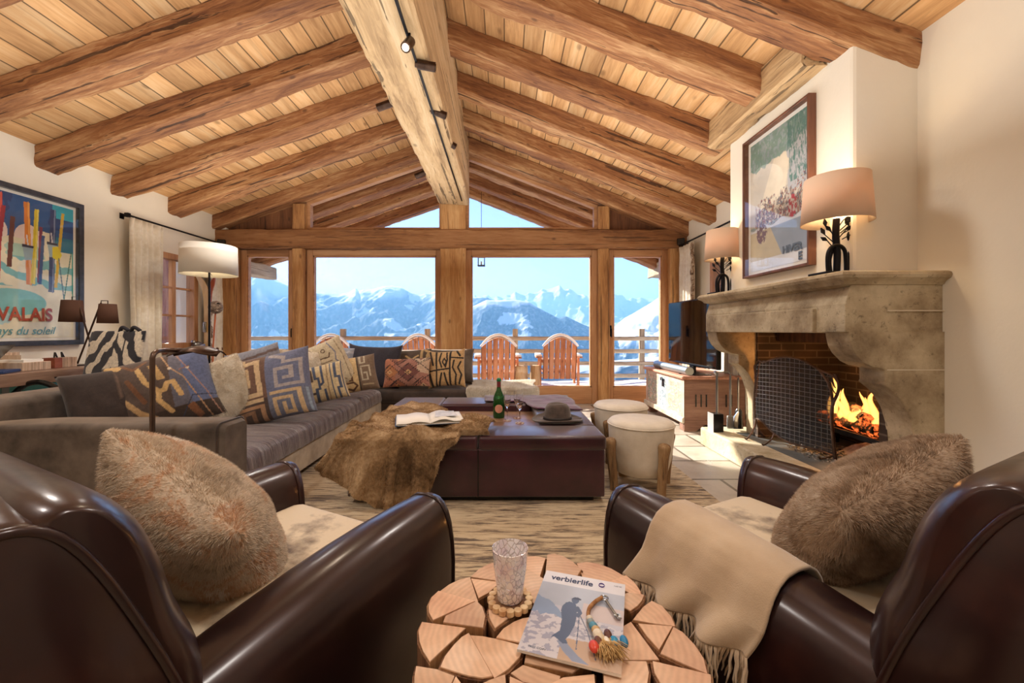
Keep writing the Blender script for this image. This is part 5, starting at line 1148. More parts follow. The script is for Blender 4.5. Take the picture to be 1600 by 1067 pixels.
p14 = strokes(S('cba878'), [('l', [(-.5, 1), (-.48, -1)], .05, BLK), ('l', [(.28, 1), (.25, -1)], .05, BLK), ('l', [(-1, -.15), (.28, -.05)], .045, BLK), ('l', [(-.22, .9), (-.32, .45), (-.2, .05)], .045, BLK), ('l', [(-.05, .55), (-.15, .35), (-.02, .12), (.08, .35), (-.05, .55)], .04, BLK), ('l', [(.08, .9), (.12, .45), (.02, .05)], .045, BLK),
                    ('l', [(-.35, -1), (-.2, -.3)], .05, BLK), ('l', [(.1, -1), (-.05, -.3)], .05, BLK), ('l', [(-.85, .9), (-.7, .2)], .06, BLK), ('l', [(-.9, -.3), (-.7, -.95)], .06, BLK), ('l', [(.28, .6), (.95, .5)], .04, BLK), ('l', [(.5, .4), (.42, 0), (.6, -.4), (.5, -.95)], .045, BLK), ('l', [(.85, .3), (.7, .0), (.88, -.4), (.7, -.9)], .045, BLK), ('l', [(.6, .95), (.8, .65)], .05, BLK)])
pillow('kuba_cushion', 'tan cushion with bold black lines at the right of the window seat', c_at(698, 576, 4.92), .46, .44, .16, m_cloth, (R(-14), R(-4), R(-6)), n=110, pat=p14, back=S('5a4c42'), ear=.05)
pillow('grey_velvet_cushion', 'large grey brown velvet cushion at the right end of the sofa back', c_at(703, 572, 5.25), .62, .46, .20, m_velvet, (R(-12), R(0), R(0)), n=30)
# sheepskin on the right end of the window seat
P = []
for t_ in np.linspace(0, 1, 40):
    row = []
    x = -.42 + .80 * t_
    for k in range(34):
        q = k / 33
        if q < .7: y = 5.46 - q / .7 * .66; z = .395 + .016 * math.sin(t_ * 9) * math.sin(q * 8)
        else: a = (q - .7) / .3; y = 4.80 - .035 * math.sin(a * 1.6); z = .395 - a * .17 - .02 * math.sin(t_ * 20) * a
        row.append((x + .03 * math.sin(q * 9 + 1) * (t_ - .5) * 2, y, z))
    P.append(row)
P = np.array(P); Nn = grid_normals(P); 
if Nn[20, 10, 2] < 0: Nn = -Nn
mb = MB(); mb.grid([[tuple(p) for p in r] for r in P]); a, b = fur_strands(P, Nn, 26000, .030, .0014, lay=(0, -.2, -.3), seed=3); mb.add(a, b)
tag(obj('sheepskin', mb, m_sheep, smooth=True), 'white sheepskin spread over the right end of the window seat', 'sheepskin')
# ------------------------------------------------------------------ ottoman
OX0, OX1, OY0, OY1 = -.97, .625, 2.49, 3.96
ot = thing('ottoman_table', 'wide plum cowhide ottoman with a recessed wooden tray in the middle', 'ottoman', (-.17, 3.2, 0))
K = dict(parent=ot, world=True)
obj('body', rbox(OX0 + .01, OX1 - .01, OY0 + .01, OY1 - .01, .05, .345, .012), m_cowhide, smooth=40, **K)
mb = MB(); mb.box(OX0 + .07, OX1 - .07, OY0 + .06, OY1 - .06, 0.014, .06); obj('plinth', mb, m_blackp, **K)
TX0, TX1, TY0, TY1 = -.56, .24, 2.79, 3.58
for (a, b, c, d) in ((OX0, -.162, OY0, TY0), (-.158, OX1, OY0, TY0), (OX0, TX0, TY0 + .002, OY1), (TX0 + .002, TX1, TY1, OY1), (TX1 + .002, OX1, TY0 + .002, OY1)):
    obj('cushion_pad', rbox(a + .001, b - .001, c, d, .335, .425, .022), m_cowhide, smooth=50, **K)
mb = MB(); mb.box(TX0 - .01, TX1 + .01, TY0 - .01, TY1 + .01, .33, .362); obj('tray', mb, wood('tray_wood', S('6c5040'), S('94735c'), S('b0917a'), 'X', 1, .1, .3, knots=False, bump=.1), **K)
mb = MB(); mb.box(-.163, -.157, OY0 + .004, OY0 + .012, .05, .34); obj('seam', mb, m_blackp, **K)
# plum blanket folded over the back right corner
rows = []
for i in range(30):
    t_ = i / 29; x = -.18 + .80 * t_ if True else 0
    row = []
    for k in range(26):
        q = k / 25; xx = x; y = 3.985 - q * (.36 if t_ < .45 else .36 + .34 * min(1, (t_ - .45) / .08)) 
        if q > .96: pass
        z = .432 + .010 * noise.noise(Vector((xx * 9, y * 9, 2))) + .006
        row.append((xx + .01 * math.sin(y * 14), y, z))
    rows.append(row)
mb = MB(); mb.grid(rows); tag(obj('plum_throw', mb, m_plum, smooth=True, solid=.008), 'thin purple throw folded over the back right corner of the ottoman', 'throw')
# ---- fur throw over the front left corner
cols_ = [  # back point, edge point on the front rim, hanging end
    ((-.93, 3.05), -1.02, (-1.10, .27)), ((-.92, 3.35), -.95, (-1.04, .20)), ((-.82, 3.55), -.87, (-.93, .13)), ((-.70, 3.62), -.76, (-.77, .02)), ((-.60, 3.55), -.66, (-.66, .03)), ((-.52, 3.40), -.56, (-.56, .055)),
    ((-.46, 3.22), -.47, (-.47, .09)), ((-.40, 3.05), -.40, (-.40, .20)), ((-.33, 2.98), -.34, (-.34, .36)), ((-.25, 2.96), -.26, (-.25, .435)), ((-.15, 2.92), -.17, (-.16, .437)), ((-.05, 2.80), -.10, (-.09, .438))]
def lerp(a, b, t): return a + (b - a) * t
P = []
nc = 96
for i in range(nc):
    f = i / (nc - 1) * (len(cols_) - 1); k = min(int(f), len(cols_) - 2); t_ = f - k
    A_, B_ = cols_[k], cols_[k + 1]
    bx_, by_ = lerp(A_[0][0], B_[0][0], t_), lerp(A_[0][1], B_[0][1], t_); ex = lerp(A_[1], B_[1], t_); hx, hz = lerp(A_[2][0], B_[2][0], t_), lerp(A_[2][1], B_[2][1], t_)
    row = []; n1 = 40; n2 = 34
    fold = .030 * math.sin(i * .42) + .018 * math.sin(i * .95 + 1)
    for j in range(n1):
        q = j / (n1 - 1); x = lerp(bx_, ex, q); y = lerp(by_, OY0 - .0 if hz < .42 else OY0 + .03, q)
        n_ = noise.noise(Vector((x * 5, y * 5, 0)))
        bump_ = max(0, .030 * math.sin((x + y * .9) * 19)) + .022 * (n_ + .3)
        if hz > .42: bump_ = .018 + .035 * abs(math.sin((y - 2.5) * 11)) * (1 - 0 * q)
        row.append((x, y, .435 + max(0, bump_) * (.5 + .5 * math.sin(min(1, q * 1.3) * math.pi / 2 + .3)) ))
    for j in range(1, n2 + 1):
        q = j / n2; x = lerp(ex, hx, q); 
        if hz > .42: row.append((x, OY0 + .03 - q * .01, .455 - q * .02)); continue
        y = OY0 - .022 - .05 * math.sin(q * 1.5) - max(0, fold) * q * 1.2; z = lerp(.425, hz, q)
        row.append((x + .012 * math.sin(q * 4 + i * .2), y, z))
    P.append(row)
P = np.array(P); Nn = grid_normals(P)
if Nn[40, 10, 2] < 0: Nn = -Nn
mb = MB(); mb.grid([[tuple(p) for p in r] for r in P]); a, b = fur_strands(P, Nn, 52000, .014, .0010, lay=(0, -.3, -.6), curl=.6, seed=9); mb.add(a, b)
tag(obj('fur_throw', mb, m_furT, smooth=True, solid=0), 'brown fur throw draped over the front left corner of the ottoman', 'throw')
# open book lying on the fur throw
bk = thing('open_book', 'open picture book with white pages on the fur throw', 'book', (-.50, 2.74, .475), R(14), rot=(R(2), 0, R(14)))
for s_, lab in ((-1, ''), (1, '')):
    rows = []
    for i in range(14):
        t_ = i / 13; x = s_ * .215 * t_; z = .022 * math.sin(min(1, t_ * 1.5) * math.pi * .9) * (1 if s_ > 0 else .6) + .006
        rows.append([(x, -.13, z), (x, .13, z)])
    mb = MB(); mb.grid(rows)
    mb.grid([[(a[0], a[1], 0.001 if i < 13 else a[2] - .004) for a in r] for i, r in enumerate(rows)])
    obj('page_block', mb, m_white, bk, smooth=40, solid=.002)
mb = MB(); mb.box(-.222, .222, -.135, .135, -.004, .0); obj('cover', mb, M('book_cover', S('3c4a5c'), rough=.5), bk)
mb = MB(); mb.prism([(.03, -.06), (.18, -.05), (.17, .09), (.05, .10)], .0285, .0292, 'Z'); obj('picture', mb, M('pale_print', S('b8bcc4'), S('dfe1e6'), 20, rough=.5), bk)
# champagne bottle
bt = thing('champagne_bottle', 'green champagne bottle with round pink label in the ottoman tray', 'bottle', tuple(Z(779.5, 652, .362)))
bt.location.z = .362
m_bot = NT('green_bottle').set(Base_Color=S('2f8a3a'), Roughness=.03, IOR=1.5, Transmission_Weight=.75).m
m_botd = M('dark_wine', S('0a1a10'), rough=.08)
mb = MB(); mb.lathe([(.0, .002), (.044, 0), (.047, .012), (.0475, .10), (.047, .135), (.043, .165), (.032, .195), (.020, .222), (.0158, .25), (.015, .30), (.0175, .302), (.0175, .312), (.012, .318)], n=32, cap=False); obj('glass_body', mb, m_bot, bt, smooth=60)
mb = MB(); mb.lathe([(.044, .004), (.0462, .10), (.0455, .134), (.040, .16)], n=28); obj('wine', mb, m_botd, bt, smooth=60)
mb = MB(); mb.lathe([(.0162, .235), (.0160, .262), (.0160, .292)], n=24, cap=False); obj('neck_foil', mb, M('burgundy_foil', S('7c2c34'), rough=.4), bt, smooth=True)
mb = MB(); mb.lathe([(.0165, .292), (.0185, .300), (.0182, .312), (.012, .320), (.001, .321)], n=24, cap=False); obj('cap', mb, M('green_foil', S('1f7a4a'), rough=.3, metal=.3), bt, smooth=True)
mb = MB(); rows = []
for i in range(17):
    r_ = i / 16 * .034; row = []
    for k in range(33):
        a = 2 * math.pi * k / 32; x = r_ * math.cos(a); row.append((.0483 * math.sin(x / .0483), -.0483 * math.cos(x / .0483), .078 + r_ * math.sin(a)))
    rows.append(row)
mb.grid(rows); obj('round_label', mb, M('pink_label', S('e0a088'), rough=.5), bt, smooth=True)
text('lettering', '2', .034, M('lime_ink', S('b4d84a'), rough=.5), (-.009, -.043, .158), (1, 0, 0), (0, .45, .9), None).parent = bt
# flutes on small coasters
fl0 = None
m_coast = M('pebble_coaster', S('a87c78'), S('efe4e0'), 55, rough=.5, contrast=(.45, .55))
for i, (x_, y_, lab, lc) in enumerate(((792.5, 656, 'champagne flute nearest the bottle', 'pink and white coaster under the left flute'), (808, 652, 'champagne flute at the back, in the middle of the three', 'pink and white coaster under the back flute'), (812, 660, 'champagne flute at the right front', 'pink and white coaster under the right front flute'))):
    p = Z(x_, y_, .367); p.z = .362
    mb = MB(); mb.lathe([(.0, 0), (.034, 0), (.035, .003), (.033, .005), (0, .0055)], tuple(p), 20, cap=False); tag(obj('coaster', mb, m_coast, smooth=40), lc, 'coaster', 'coasters in the ottoman tray')
    if i == 0:
        fl0 = thing('champagne_flute', lab, 'glass', (p.x, p.y, p.z + .006), group='three empty champagne flutes')
        mb = MB(); mb.lathe([(.0325, 0), (.031, .002), (.006, .006), (.0035, .02), (.0035, .085), (.006, .095), (.018, .115), (.027, .145), (.0285, .17), (.024, .215), (.0232, .215), (.0275, .17), (.026, .146), (.016, .118), (.002, .104)], n=24, cap=False); obj('bowl_and_stem', mb, m_crystal, fl0, smooth=60)
    else:
        c = copy_tree(fl0); c.location = (p.x, p.y, p.z + .006); c['label'] = lab
# hat
p = Z(871, 655, .436)
ht = thing('felt_hat', 'dark brown felt hat with flat brim on the ottoman', 'hat', (p.x, p.y, .426), R(8))
m_felt = M('brown_felt', S('3c322e'), S('584a42'), 20, rough=.9, bump=.2, bscale=150, Sheen_Weight=.4)
def hw(a, z): return 1
mb = MB(); prof = [(.172, .022), (.165, .014), (.13, .006), (.100, .008), (.092, .018), (.088, .055), (.080, .092), (.066, .112), (.045, .112), (.02, .098), (.001, .094)]
rows = []
for (r_, z) in prof:
    rows.append([(r_ * math.cos(a) * 1.06, r_ * math.sin(a) * (.92 if z > .03 else .95), z + (.010 * math.cos(2 * a) * -1 if r_ > .14 else 0) + (.010 * abs(math.sin(a)) if z > .08 else 0)) for a in np.linspace(0, 2 * math.pi, 41)])
mb.grid(rows); obj('crown_and_brim', mb, m_felt, ht, smooth=True, solid=.004)
mb = MB(); mb.lathe([(.0960, .014), (.0945, .034)], (0, 0, 0), 40, 1.06, .93, cap=False); obj('hat_band', mb, M('hat_ribbon', S('2a2220'), rough=.6), ht, smooth=True, solid=.003)
# ------------------------------------------------------------------ stools with log legs
m_bark = wood('peeled_log', S('7a5a3c'), S('a5835c'), S('c4a47c'), 'Z', 2, .6, bump=1.0)
def stool():
    t = thing('log_leg_stool', '', 'stool')
    mb = MB(); mb.lathe([(.0, .10), (.13, .095), (.17, .11), (.195, .20), (.208, .30), (.213, .40), (.212, .42)], n=36, cap=False); obj('drum', mb, m_whide, t, smooth=True)
    mb = MB(); mb.lathe([(.212, .42), (.217, .428), (.213, .437), (.198, .452), (.13, .463), (.05, .465), (.001, .465)], n=36, cap=False); obj('seat', mb, m_whide, t, smooth=True)
    mb = MB(); mb.tube([(.216 * math.cos(a), .216 * math.sin(a), .425) for a in np.linspace(0, 2 * math.pi, 48, endpoint=False)], .005, 6, closed=True); obj('piping', mb, m_whide, t, smooth=True)
    for a in (-50, 40, 130, 220):
        c, s_ = math.cos(R(a)), math.sin(R(a)); mb = MB()
        pts = [(c * .205, s_ * .205, 0), (c * .215, s_ * .215, .10), (c * .225, s_ * .225, .20), (c * .235, s_ * .235, .30), (c * .24, s_ * .24, .345)]
        mb.tube(bez(pts, 4), [.030, .029, .028, .028, .028, .029, .030, .031, .030, .030, .031, .033, .036, .038, .037, .034, .022], 12)
        obj('log_leg', mb, m_bark, t, smooth=50)
    return t
st = stool(); st.location = (.925, 2.78, .014); tag(st, 'round white cowhide stool with rough log legs, nearer the camera', 'stool', 'pair of cowhide stools'); st.rotation_euler = (0, 0, R(-22))
s2 = copy_tree(st); s2.location = (.965, 3.40, .014); s2.rotation_euler = (0, 0, R(10)); s2['label'] = 'round white cowhide stool partly hidden behind the nearer stool'
# ------------------------------------------------------------------ desk side
dk = thing('writing_desk', 'long brown wooden desk against the left wall', 'desk', (-3.85, 3.2, 0))
K = dict(parent=dk, world=True)
m_desk = wood('desk_wood', S('5c4438'), S('85695a'), S('a58a78'), 'Y', 1, 0, .3, knots=False, bump=.1)
mb = MB(); mb.box(XL + .01, -3.60, 1.9, 3.93, .655, .75, ch=.004); obj('desk_top', mb, m_desk, **K)
for y in (1.95, 2.98, 3.88):
    for x in (-3.65, XL + .06):
        mb = MB(); mb.box(x - .022, x + .022, y - .022, y + .022, 0, .655); obj('leg', mb, m_steel, **K)
m_tealp = M('teal_lacquer', S('4fb0a4'), S('74c8bc'), 3, rough=.4)
mb = MB(); mb.box(XL + .01, XL + .05, 1.95, 4.3, .30, .655, ch=.004); tag(obj('teal_panel', mb, m_tealp), 'pale teal panel on the wall beneath the desk', 'panel')
# things on the desk
t = thing('tablet', 'dark tablet propped open on a blue folding cover on the desk', 'tablet', (-3.80, 3.05, .751), R(-60))
mb = MB(); mb.box(-.13, .13, -.004, .004, -.09, .10, Matrix.Translation((0, 0, .13)) @ Matrix.Rotation(R(-38), 4, 'X'), ch=.003); obj('case', mb, m_blackp, t)
mb = MB(); mb.box(-.12, .12, -.0055, -.004, -.08, .09, Matrix.Translation((0, 0, .13)) @ Matrix.Rotation(R(-38), 4, 'X')); obj('screen', mb, M('sepia_screen', S('4a3a30'), S('a08468'), 9, rough=.1), t)
mb = MB(); mb.box(-.13, .13, -.10, .10, 0, .02, ch=.003); obj('blue_cover', mb, M('blue_cover', S('243c6c'), rough=.5), t)
m_lite = wood('striped_maple', S('a5846c'), S('ccb096'), S('e0c8b0'), 'Z', 2, 0, .5, knots=False, plank=('Y', .012), bump=.1, gap=.002)
m_redw = wood('red_wood', S('6c3426'), S('8c4a34'), S('a0604a'), 'Y', 1, 0, .4, knots=False, bump=.1)
t = thing('letter_tray', 'pale striped wooden box with papers on the desk', 'box', (-3.88, 3.28, .751))
mb = MB(); mb.box(-.13, .13, -.09, .11, 0, .065, ch=.002); obj('box', mb, m_lite, t)
mb = MB(); mb.box(-.14, -.12, -.02, .10, .0, .14); mb.box(-.14, .02, -.015, -.008, .06, .12); obj('divider', mb, m_lite, t); mb = MB(); mb.box(-.11, .10, -.06, .08, .065, .085); obj('papers', mb, m_white, t)
pb = thing('pen_box', 'two-tone wooden pen box holding dark pens on the desk', 'pen holder', (-3.84, 3.53, .751))
mb = MB(); mb.box(-.055, .055, -.08, -.02, 0, .085, ch=.002); obj('red_half', mb, m_redw, pb); mb = MB(); mb.box(-.055, .055, -.02, .10, 0, .085, ch=.002); obj('striped_half', mb, m_lite, pb)
for i, (y, a) in enumerate(((-.04, 12), (.0, -8), (.03, 5), (.06, -14))):
    mb = MB(); mb.tube([(0, y, .05), (.0 + .02 * math.sin(a), y + math.sin(R(a)) * .09, .13)], .006, 8); tag(obj('pen', mb, m_blackp, smooth=40), 'dark pen in the wooden pen box, ' + ('leftmost of the four', 'second from the left', 'third from the left', 'rightmost of the four')[i], 'pen', 'pens in the pen box').location = (-3.84, 3.53, .751)
# crossed two-arm desk lamp
dl = thing('crossed_desk_lamp', 'desk lamp of two crossed rods with small brown shades', 'lamp', (-3.80, 3.70, .751))
K = dict(parent=dl, world=True); D_ = 3.70
def UU(x, y, d=D_): return U(x, y, d)
b1 = UU(121, 568); b2 = UU(150, 566); t1 = UU(158, 473); t2 = UU(124, 478); X_ = -3.80
def onx(p): return Vector((p.x, p.y, p.z))
mb = MB(); mb.tube([onx(b1), onx(t1)], .007, 8); mb.tube([onx(b2), onx(t2)], .007, 8); obj('rods', mb, m_bronze, smooth=40, **K)
mb = MB(); mb.box(b1.x - .05, b1.x + .05, b1.y - .05, b1.y + .05, .751, .760); mb.box(b2.x - .05, b2.x + .03, b2.y - .05, b2.y + .05, .751, .760); obj('foot_plate', mb, m_bronze, **K)
for (cx, cyt, cyb, rt, rb, top) in ((112.5, 469, 503, .069, .086, t2), (168.5, 475, 505, .060, .074, t1)):
    c_ = UU(cx, cyb); ct = UU(cx, cyt)
    mb = MB(); mb.lathe([(rb, 0), (rt, ct.z - c_.z)], tuple(c_), 30, cap=False); obj('lamp_shade', mb, m_shadeb, smooth=True, solid=.002, **K)
    mb = MB(); mb.tube([top, (top.x, top.y, ct.z + .03), (c_.x, c_.y, ct.z + .03), (c_.x, c_.y, ct.z - .03)], .004, 6); obj('arm', mb, m_bronze, **K)
    mb = MB(); mb.ball((c_.x, c_.y, c_.z + .07), .022); obj('bulb', mb, m_bulb, smooth=True, **K)
    lamp('desk_bulb_light', 'POINT', (c_.x, c_.y, c_.z + .07), 3.0, (1, .68, .36), radius=.02)
# zebra chair
def zeb(u, v):
    n = fnoise(u + 2, v + 3, 2.2, 41, 3); f = np.sin((u * 1.0 + .55 * v * np.where(u < .1, -1, 1) + (n - .5) * .5) * 11)
    c = np.where((f > .05)[..., None], np.array(S('e0d4bf')), np.array(S('23222c'))); c[(np.abs(u - .45) < .03)] = S('23222c'); return c
zc = thing('zebra_chair', 'zebra hide chair with ruffled top edge pushed to the desk', 'chair', (-3.26, 3.42, 0), R(-8))
o = pillow('backrest', None, (0, 0, .83), .52, .48, .075, m_cloth, (R(-10), 0, 0), n=110, pat=zeb, back=S('d8cab0'), pinch=.01, parent=zc, bulge=.22)
mb = MB()
for k in range(2): mb.tube(bez([(.02 + k * .11, .03, 1.055), (.06 + k * .11, .02, 1.095), (.11 + k * .11, .03, 1.065)], 6), .014, 8)
obj('ruffle', mb, M('zebra_black', S('22212a'), rough=.8), zc, smooth=True)
mb = rbox(-.25, .25, .02, .48, .40, .50, .04); obj('seat', mb, m_cloth, zc, smooth=50, cols=[S('d8cab0')] * 400)
for (x, y) in ((-.22, .03), (.22, .03), (-.22, .42), (.22, .42)):
    mb = MB(); mb.box(x - .02, x + .02, y - .02, y + .02, 0, .42); obj('leg', mb, m_blackp, zc)
mb = MB(); a = U(22, 615, 3.1); b = U(40, 601, 3.1); c = U(62, 597, 3.1); d = U(82, 603, 3.1); e = U(96, 612, 3.1); f_ = U(108, 625, 3.1)
tag(obj('bentwood_arm_chair', (lambda m: (m.tube(bez([a, b, c, d, e, f_], 6), .020, 10), m.tube(bez([a, a - Vector((0, 0, .2)), Vector((a.x, a.y, .0))], 5), .018, 10), m.tube(bez([f_, f_ - Vector((0, 0, .2)), Vector((f_.x, f_.y, 0))], 5), .018, 10), m)[-1])(MB()), m_blackp, smooth=True), 'black curved bentwood chair arm showing below the desk top', 'chair')
# ------------------------------------------------------------------ reading lamp in front of the sofa
rl = thing('reading_lamp', 'slim bronze arched reading lamp with a folded metal leaf head', 'lamp', tuple(U(238, 760, 1.92).xy) + (0,))
K = dict(parent=rl, world=True); q = 1.92
base = U(238, 560, q)
m_br2 = M('polished_bronze', S('6a5a52'), rough=.28, metal=.9)
mb = MB(); mb.tube([(base.x, base.y, .01), (base.x, base.y, .6), tuple(base)] + [tuple(U(x, y, q + .05 * k)) for k, (x, y) in enumerate(((240, 553), (246, 548.5), (256, 547), (272, 547), (292, 547.5)))], .0115, 12); obj('arched_pole', mb, m_br2, smooth=True, **K)
mb = MB(); mb.lathe([(.0, 0), (.12, 0), (.12, .008), (.02, .014), (.012, .03)], (base.x, base.y, 0), 30, cap=False); obj('base', mb, m_br2, smooth=40, **K)
def wing(pts, name, m):
    mb = MB(); mb.grid(pts); return obj(name, mb, m, smooth=True, solid=.004, **K)
c_ = U(294, 545, q + .2)
rows = []
for k in range(13):
    t_ = k / 12; x = lerp(266, 346, t_); w_ = .10 * math.sin(min(1, .15 + t_ * .85 if t_ < .5 else (1.15 - t_) * 1.6) * math.pi / 2)
    yc = 553 - 9 * math.sin(t_ * math.pi * .75) if t_ < .75 else 546.6 + (t_ - .75) * 24
    p_ = U(x, yc, q + .2); rows.append([(p_.x, p_.y - w_, p_.z - .012), (p_.x, p_.y - w_ * .5, p_.z + .004), (p_.x, p_.y, p_.z + .012), (p_.x, p_.y + w_ * .5, p_.z + .004), (p_.x, p_.y + w_, p_.z - .012)])
wing(rows, 'leaf_head', m_bronze)
# ------------------------------------------------------------------ tall floor lamp, skis in the corner
fx = U(327, 430, 4.60)
fl = thing('floor_lamp', 'tall floor lamp with wide white drum shade by the left window', 'lamp', (fx.x, 4.60, 0))
mb = MB(); mb.lathe([(0, 0), (.15, 0), (.15, .012), (.02, .02)], n=30, cap=False); obj('base', mb, m_black, fl, smooth=40)
mb = MB(); mb.tube([(0, 0, .01), (0, 0, 1.72)], .011, 10); obj('pole', mb, m_black, fl, smooth=40)
zt, zb = 2.015, 1.690
m_shw = shadem('white_lampshade', S('eeeae0'), .06)
mb = MB(); mb.lathe([(.275, zb), (.268, zt)], n=48, cap=False); obj('lamp_shade', mb, m_shw, fl, smooth=True, solid=.003)
mb = MB(); mb.ball((0, 0, 1.80), .035); obj('bulb', mb, m_bulb, fl, smooth=True)
mb = MB(); [mb.tube([(0, 0, 1.72), (.27 * math.cos(a), .27 * math.sin(a), 1.72)], .003, 5) for a in (0, 2.1, 4.2)]; obj('spider', mb, m_black, fl)
lamp('floor_lamp_light', 'POINT', (fx.x, 4.6, 1.84), 7, (1, .74, .42), radius=.04)
m_ski = wood('pale_ski_wood', S('b48a54'), S('d4b07a'), S('e4c898'), 'Z', 1, 0, .4, knots=False, bump=.05)
m_skio = wood('orange_ski_wood', S('a04a28'), S('c06a40'), S('d0825a'), 'Z', 1, 0, .4, knots=False, bump=.05)
def skin(name, pts, w_, mat, lab, d, binding=False):
    t = thing(name, lab, 'ski', (U(*pts[0], d).x, d, 0)); K = dict(parent=t, world=True)
    mb = MB(); P0 = bez([U(a, b, d) for a, b in pts], 6); rows = []
    n = len(P0)
    for i, p_ in enumerate(P0):
        ww_ = w_ * (1 if i < n * .75 else max(.12, 1 - ((i / n - .75) / .25) ** 1.6)); rows.append([(p_.x - ww_, p_.y - .008, p_.z), (p_.x + ww_, p_.y - .008, p_.z), (p_.x + ww_, p_.y + .008, p_.z), (p_.x - ww_, p_.y + .008, p_.z)])
    mb.loft(rows); obj('board', mb, mat, smooth=40, **K)
    if binding:
        c = U(*binding, d); mb = MB(); mb.box(c.x - .02, c.x + .02, c.y - .03, c.y - .008, c.z - .07, c.z + .07, ch=.005); mb.tube([(c.x, c.y - .03, c.z + .05), (c.x, c.y - .045, c.z), (c.x, c.y - .03, c.z - .05)], .006); obj('binding', mb, m_steel, smooth=40, **K)
skin('wooden_ski', [(324, 640), (324, 560), (324, 500), (322, 460), (315, 440), (307, 430)], .040, m_ski, 'pale curved old wooden ski leaning in the left corner', 5.45, (321.5, 511))
skin('wooden_ski', [(323, 640), (324, 560), (325, 500), (327, 460), (331, 445), (335, 434)], .035, m_skio, 'orange tipped old ski leaning behind the pale one', 5.55)
sp = thing('ski_pole', 'old bamboo ski pole with a woven snow basket on top, in the left corner', 'ski pole', (U(333, 600, 5.3).x, 5.3, 0)); K = dict(parent=sp, world=True)
mb = MB(); mb.tube([U(331, 644.5, 5.3), U(333, 540, 5.3), U(337, 484, 5.3)], .010, 8); obj('shaft', mb, m_skio, smooth=40, **K)
mb = MB(); c = U(337, 480, 5.3); rg = random.Random(5)
for k in range(26):
    a = Vector((rg.gauss(0, 1), rg.gauss(0, 1), rg.gauss(0, 1))).normalized(); b = a.orthogonal().normalized(); e = a.cross(b)
    mb.tube([c + (b * math.cos(x) + e * math.sin(x)) * .075 + a * .02 for x in np.linspace(0, 2 * math.pi, 14, endpoint=False)], .007, 5, closed=True)
obj('basket', mb, M('dry_wicker', S('6a564c'), S('a8988c'), 30, rough=.9), smooth=True, **K)
fg = thing('metal_figurine', 'small silvery animal figurine on the ledge by the left window', 'figurine', (XL + .06, 5.42, .832))
mb = MB(); mb.ball((0, 0, .05), .045, 10, 1, 1.6, .9); mb.ball((0, -.07, .085), .028, 10); mb.ball((.0, .06, .03), .03, 8); obj('body', mb, m_steel, fg, smooth=True)
mb = MB(); [mb.tube([(x, y, .05), (x * 1.5, y * 1.3, 0)], .009, 6) for x in (-.025, .025) for y in (-.05, .05)]; obj('legs', mb, m_steel, fg, smooth=True)
# ------------------------------------------------------------------ leather club chairs
def sel(cx, cz, hw_, zb, zt, n=28, p=2.6):
    """rounded section: centre x, half width, bottom and top"""
    out = []; cz = (zb + zt) / 2; hz = (zt - zb) / 2
    for k in range(n):
        a = 2 * math.pi * k / n - math.pi / 2; c, s_ = math.cos(a), math.sin(a)
        pp = p if s_ > 0 else 7
        out.append((cx + hw_ * math.copysign(abs(c) ** (2 / pp), c), cz + hz * math.copysign(abs(s_) ** (2 / pp), s_)))
    return out
def arm_top(y): 
    t = (y + .32) / .76
    return .495 + .065 * math.sin(max(0, min(1, t)) * math.pi * .62)
def arm_sec(y, side, grow=0):
    t = max(0, min(1, (y + .32) / .76)); top = arm_top(y) + grow
    hw_ = .098 + .012 * math.sin(t * math.pi) + grow
    nose = max(0, (y - .385) / .055); k = math.sqrt(max(0, 1 - nose * nose)) if nose > 0 else 1
    k = .80 + .20 * k
    zc = .30
    return [(side * .335 + (x - side * .335) * k * (1 + .10 * ((z - .3) / .3)), y, zc + (z - zc) * (.93 + .07 * k)) for (x, z) in sel(side * .335, 0, hw_, .06, top)]
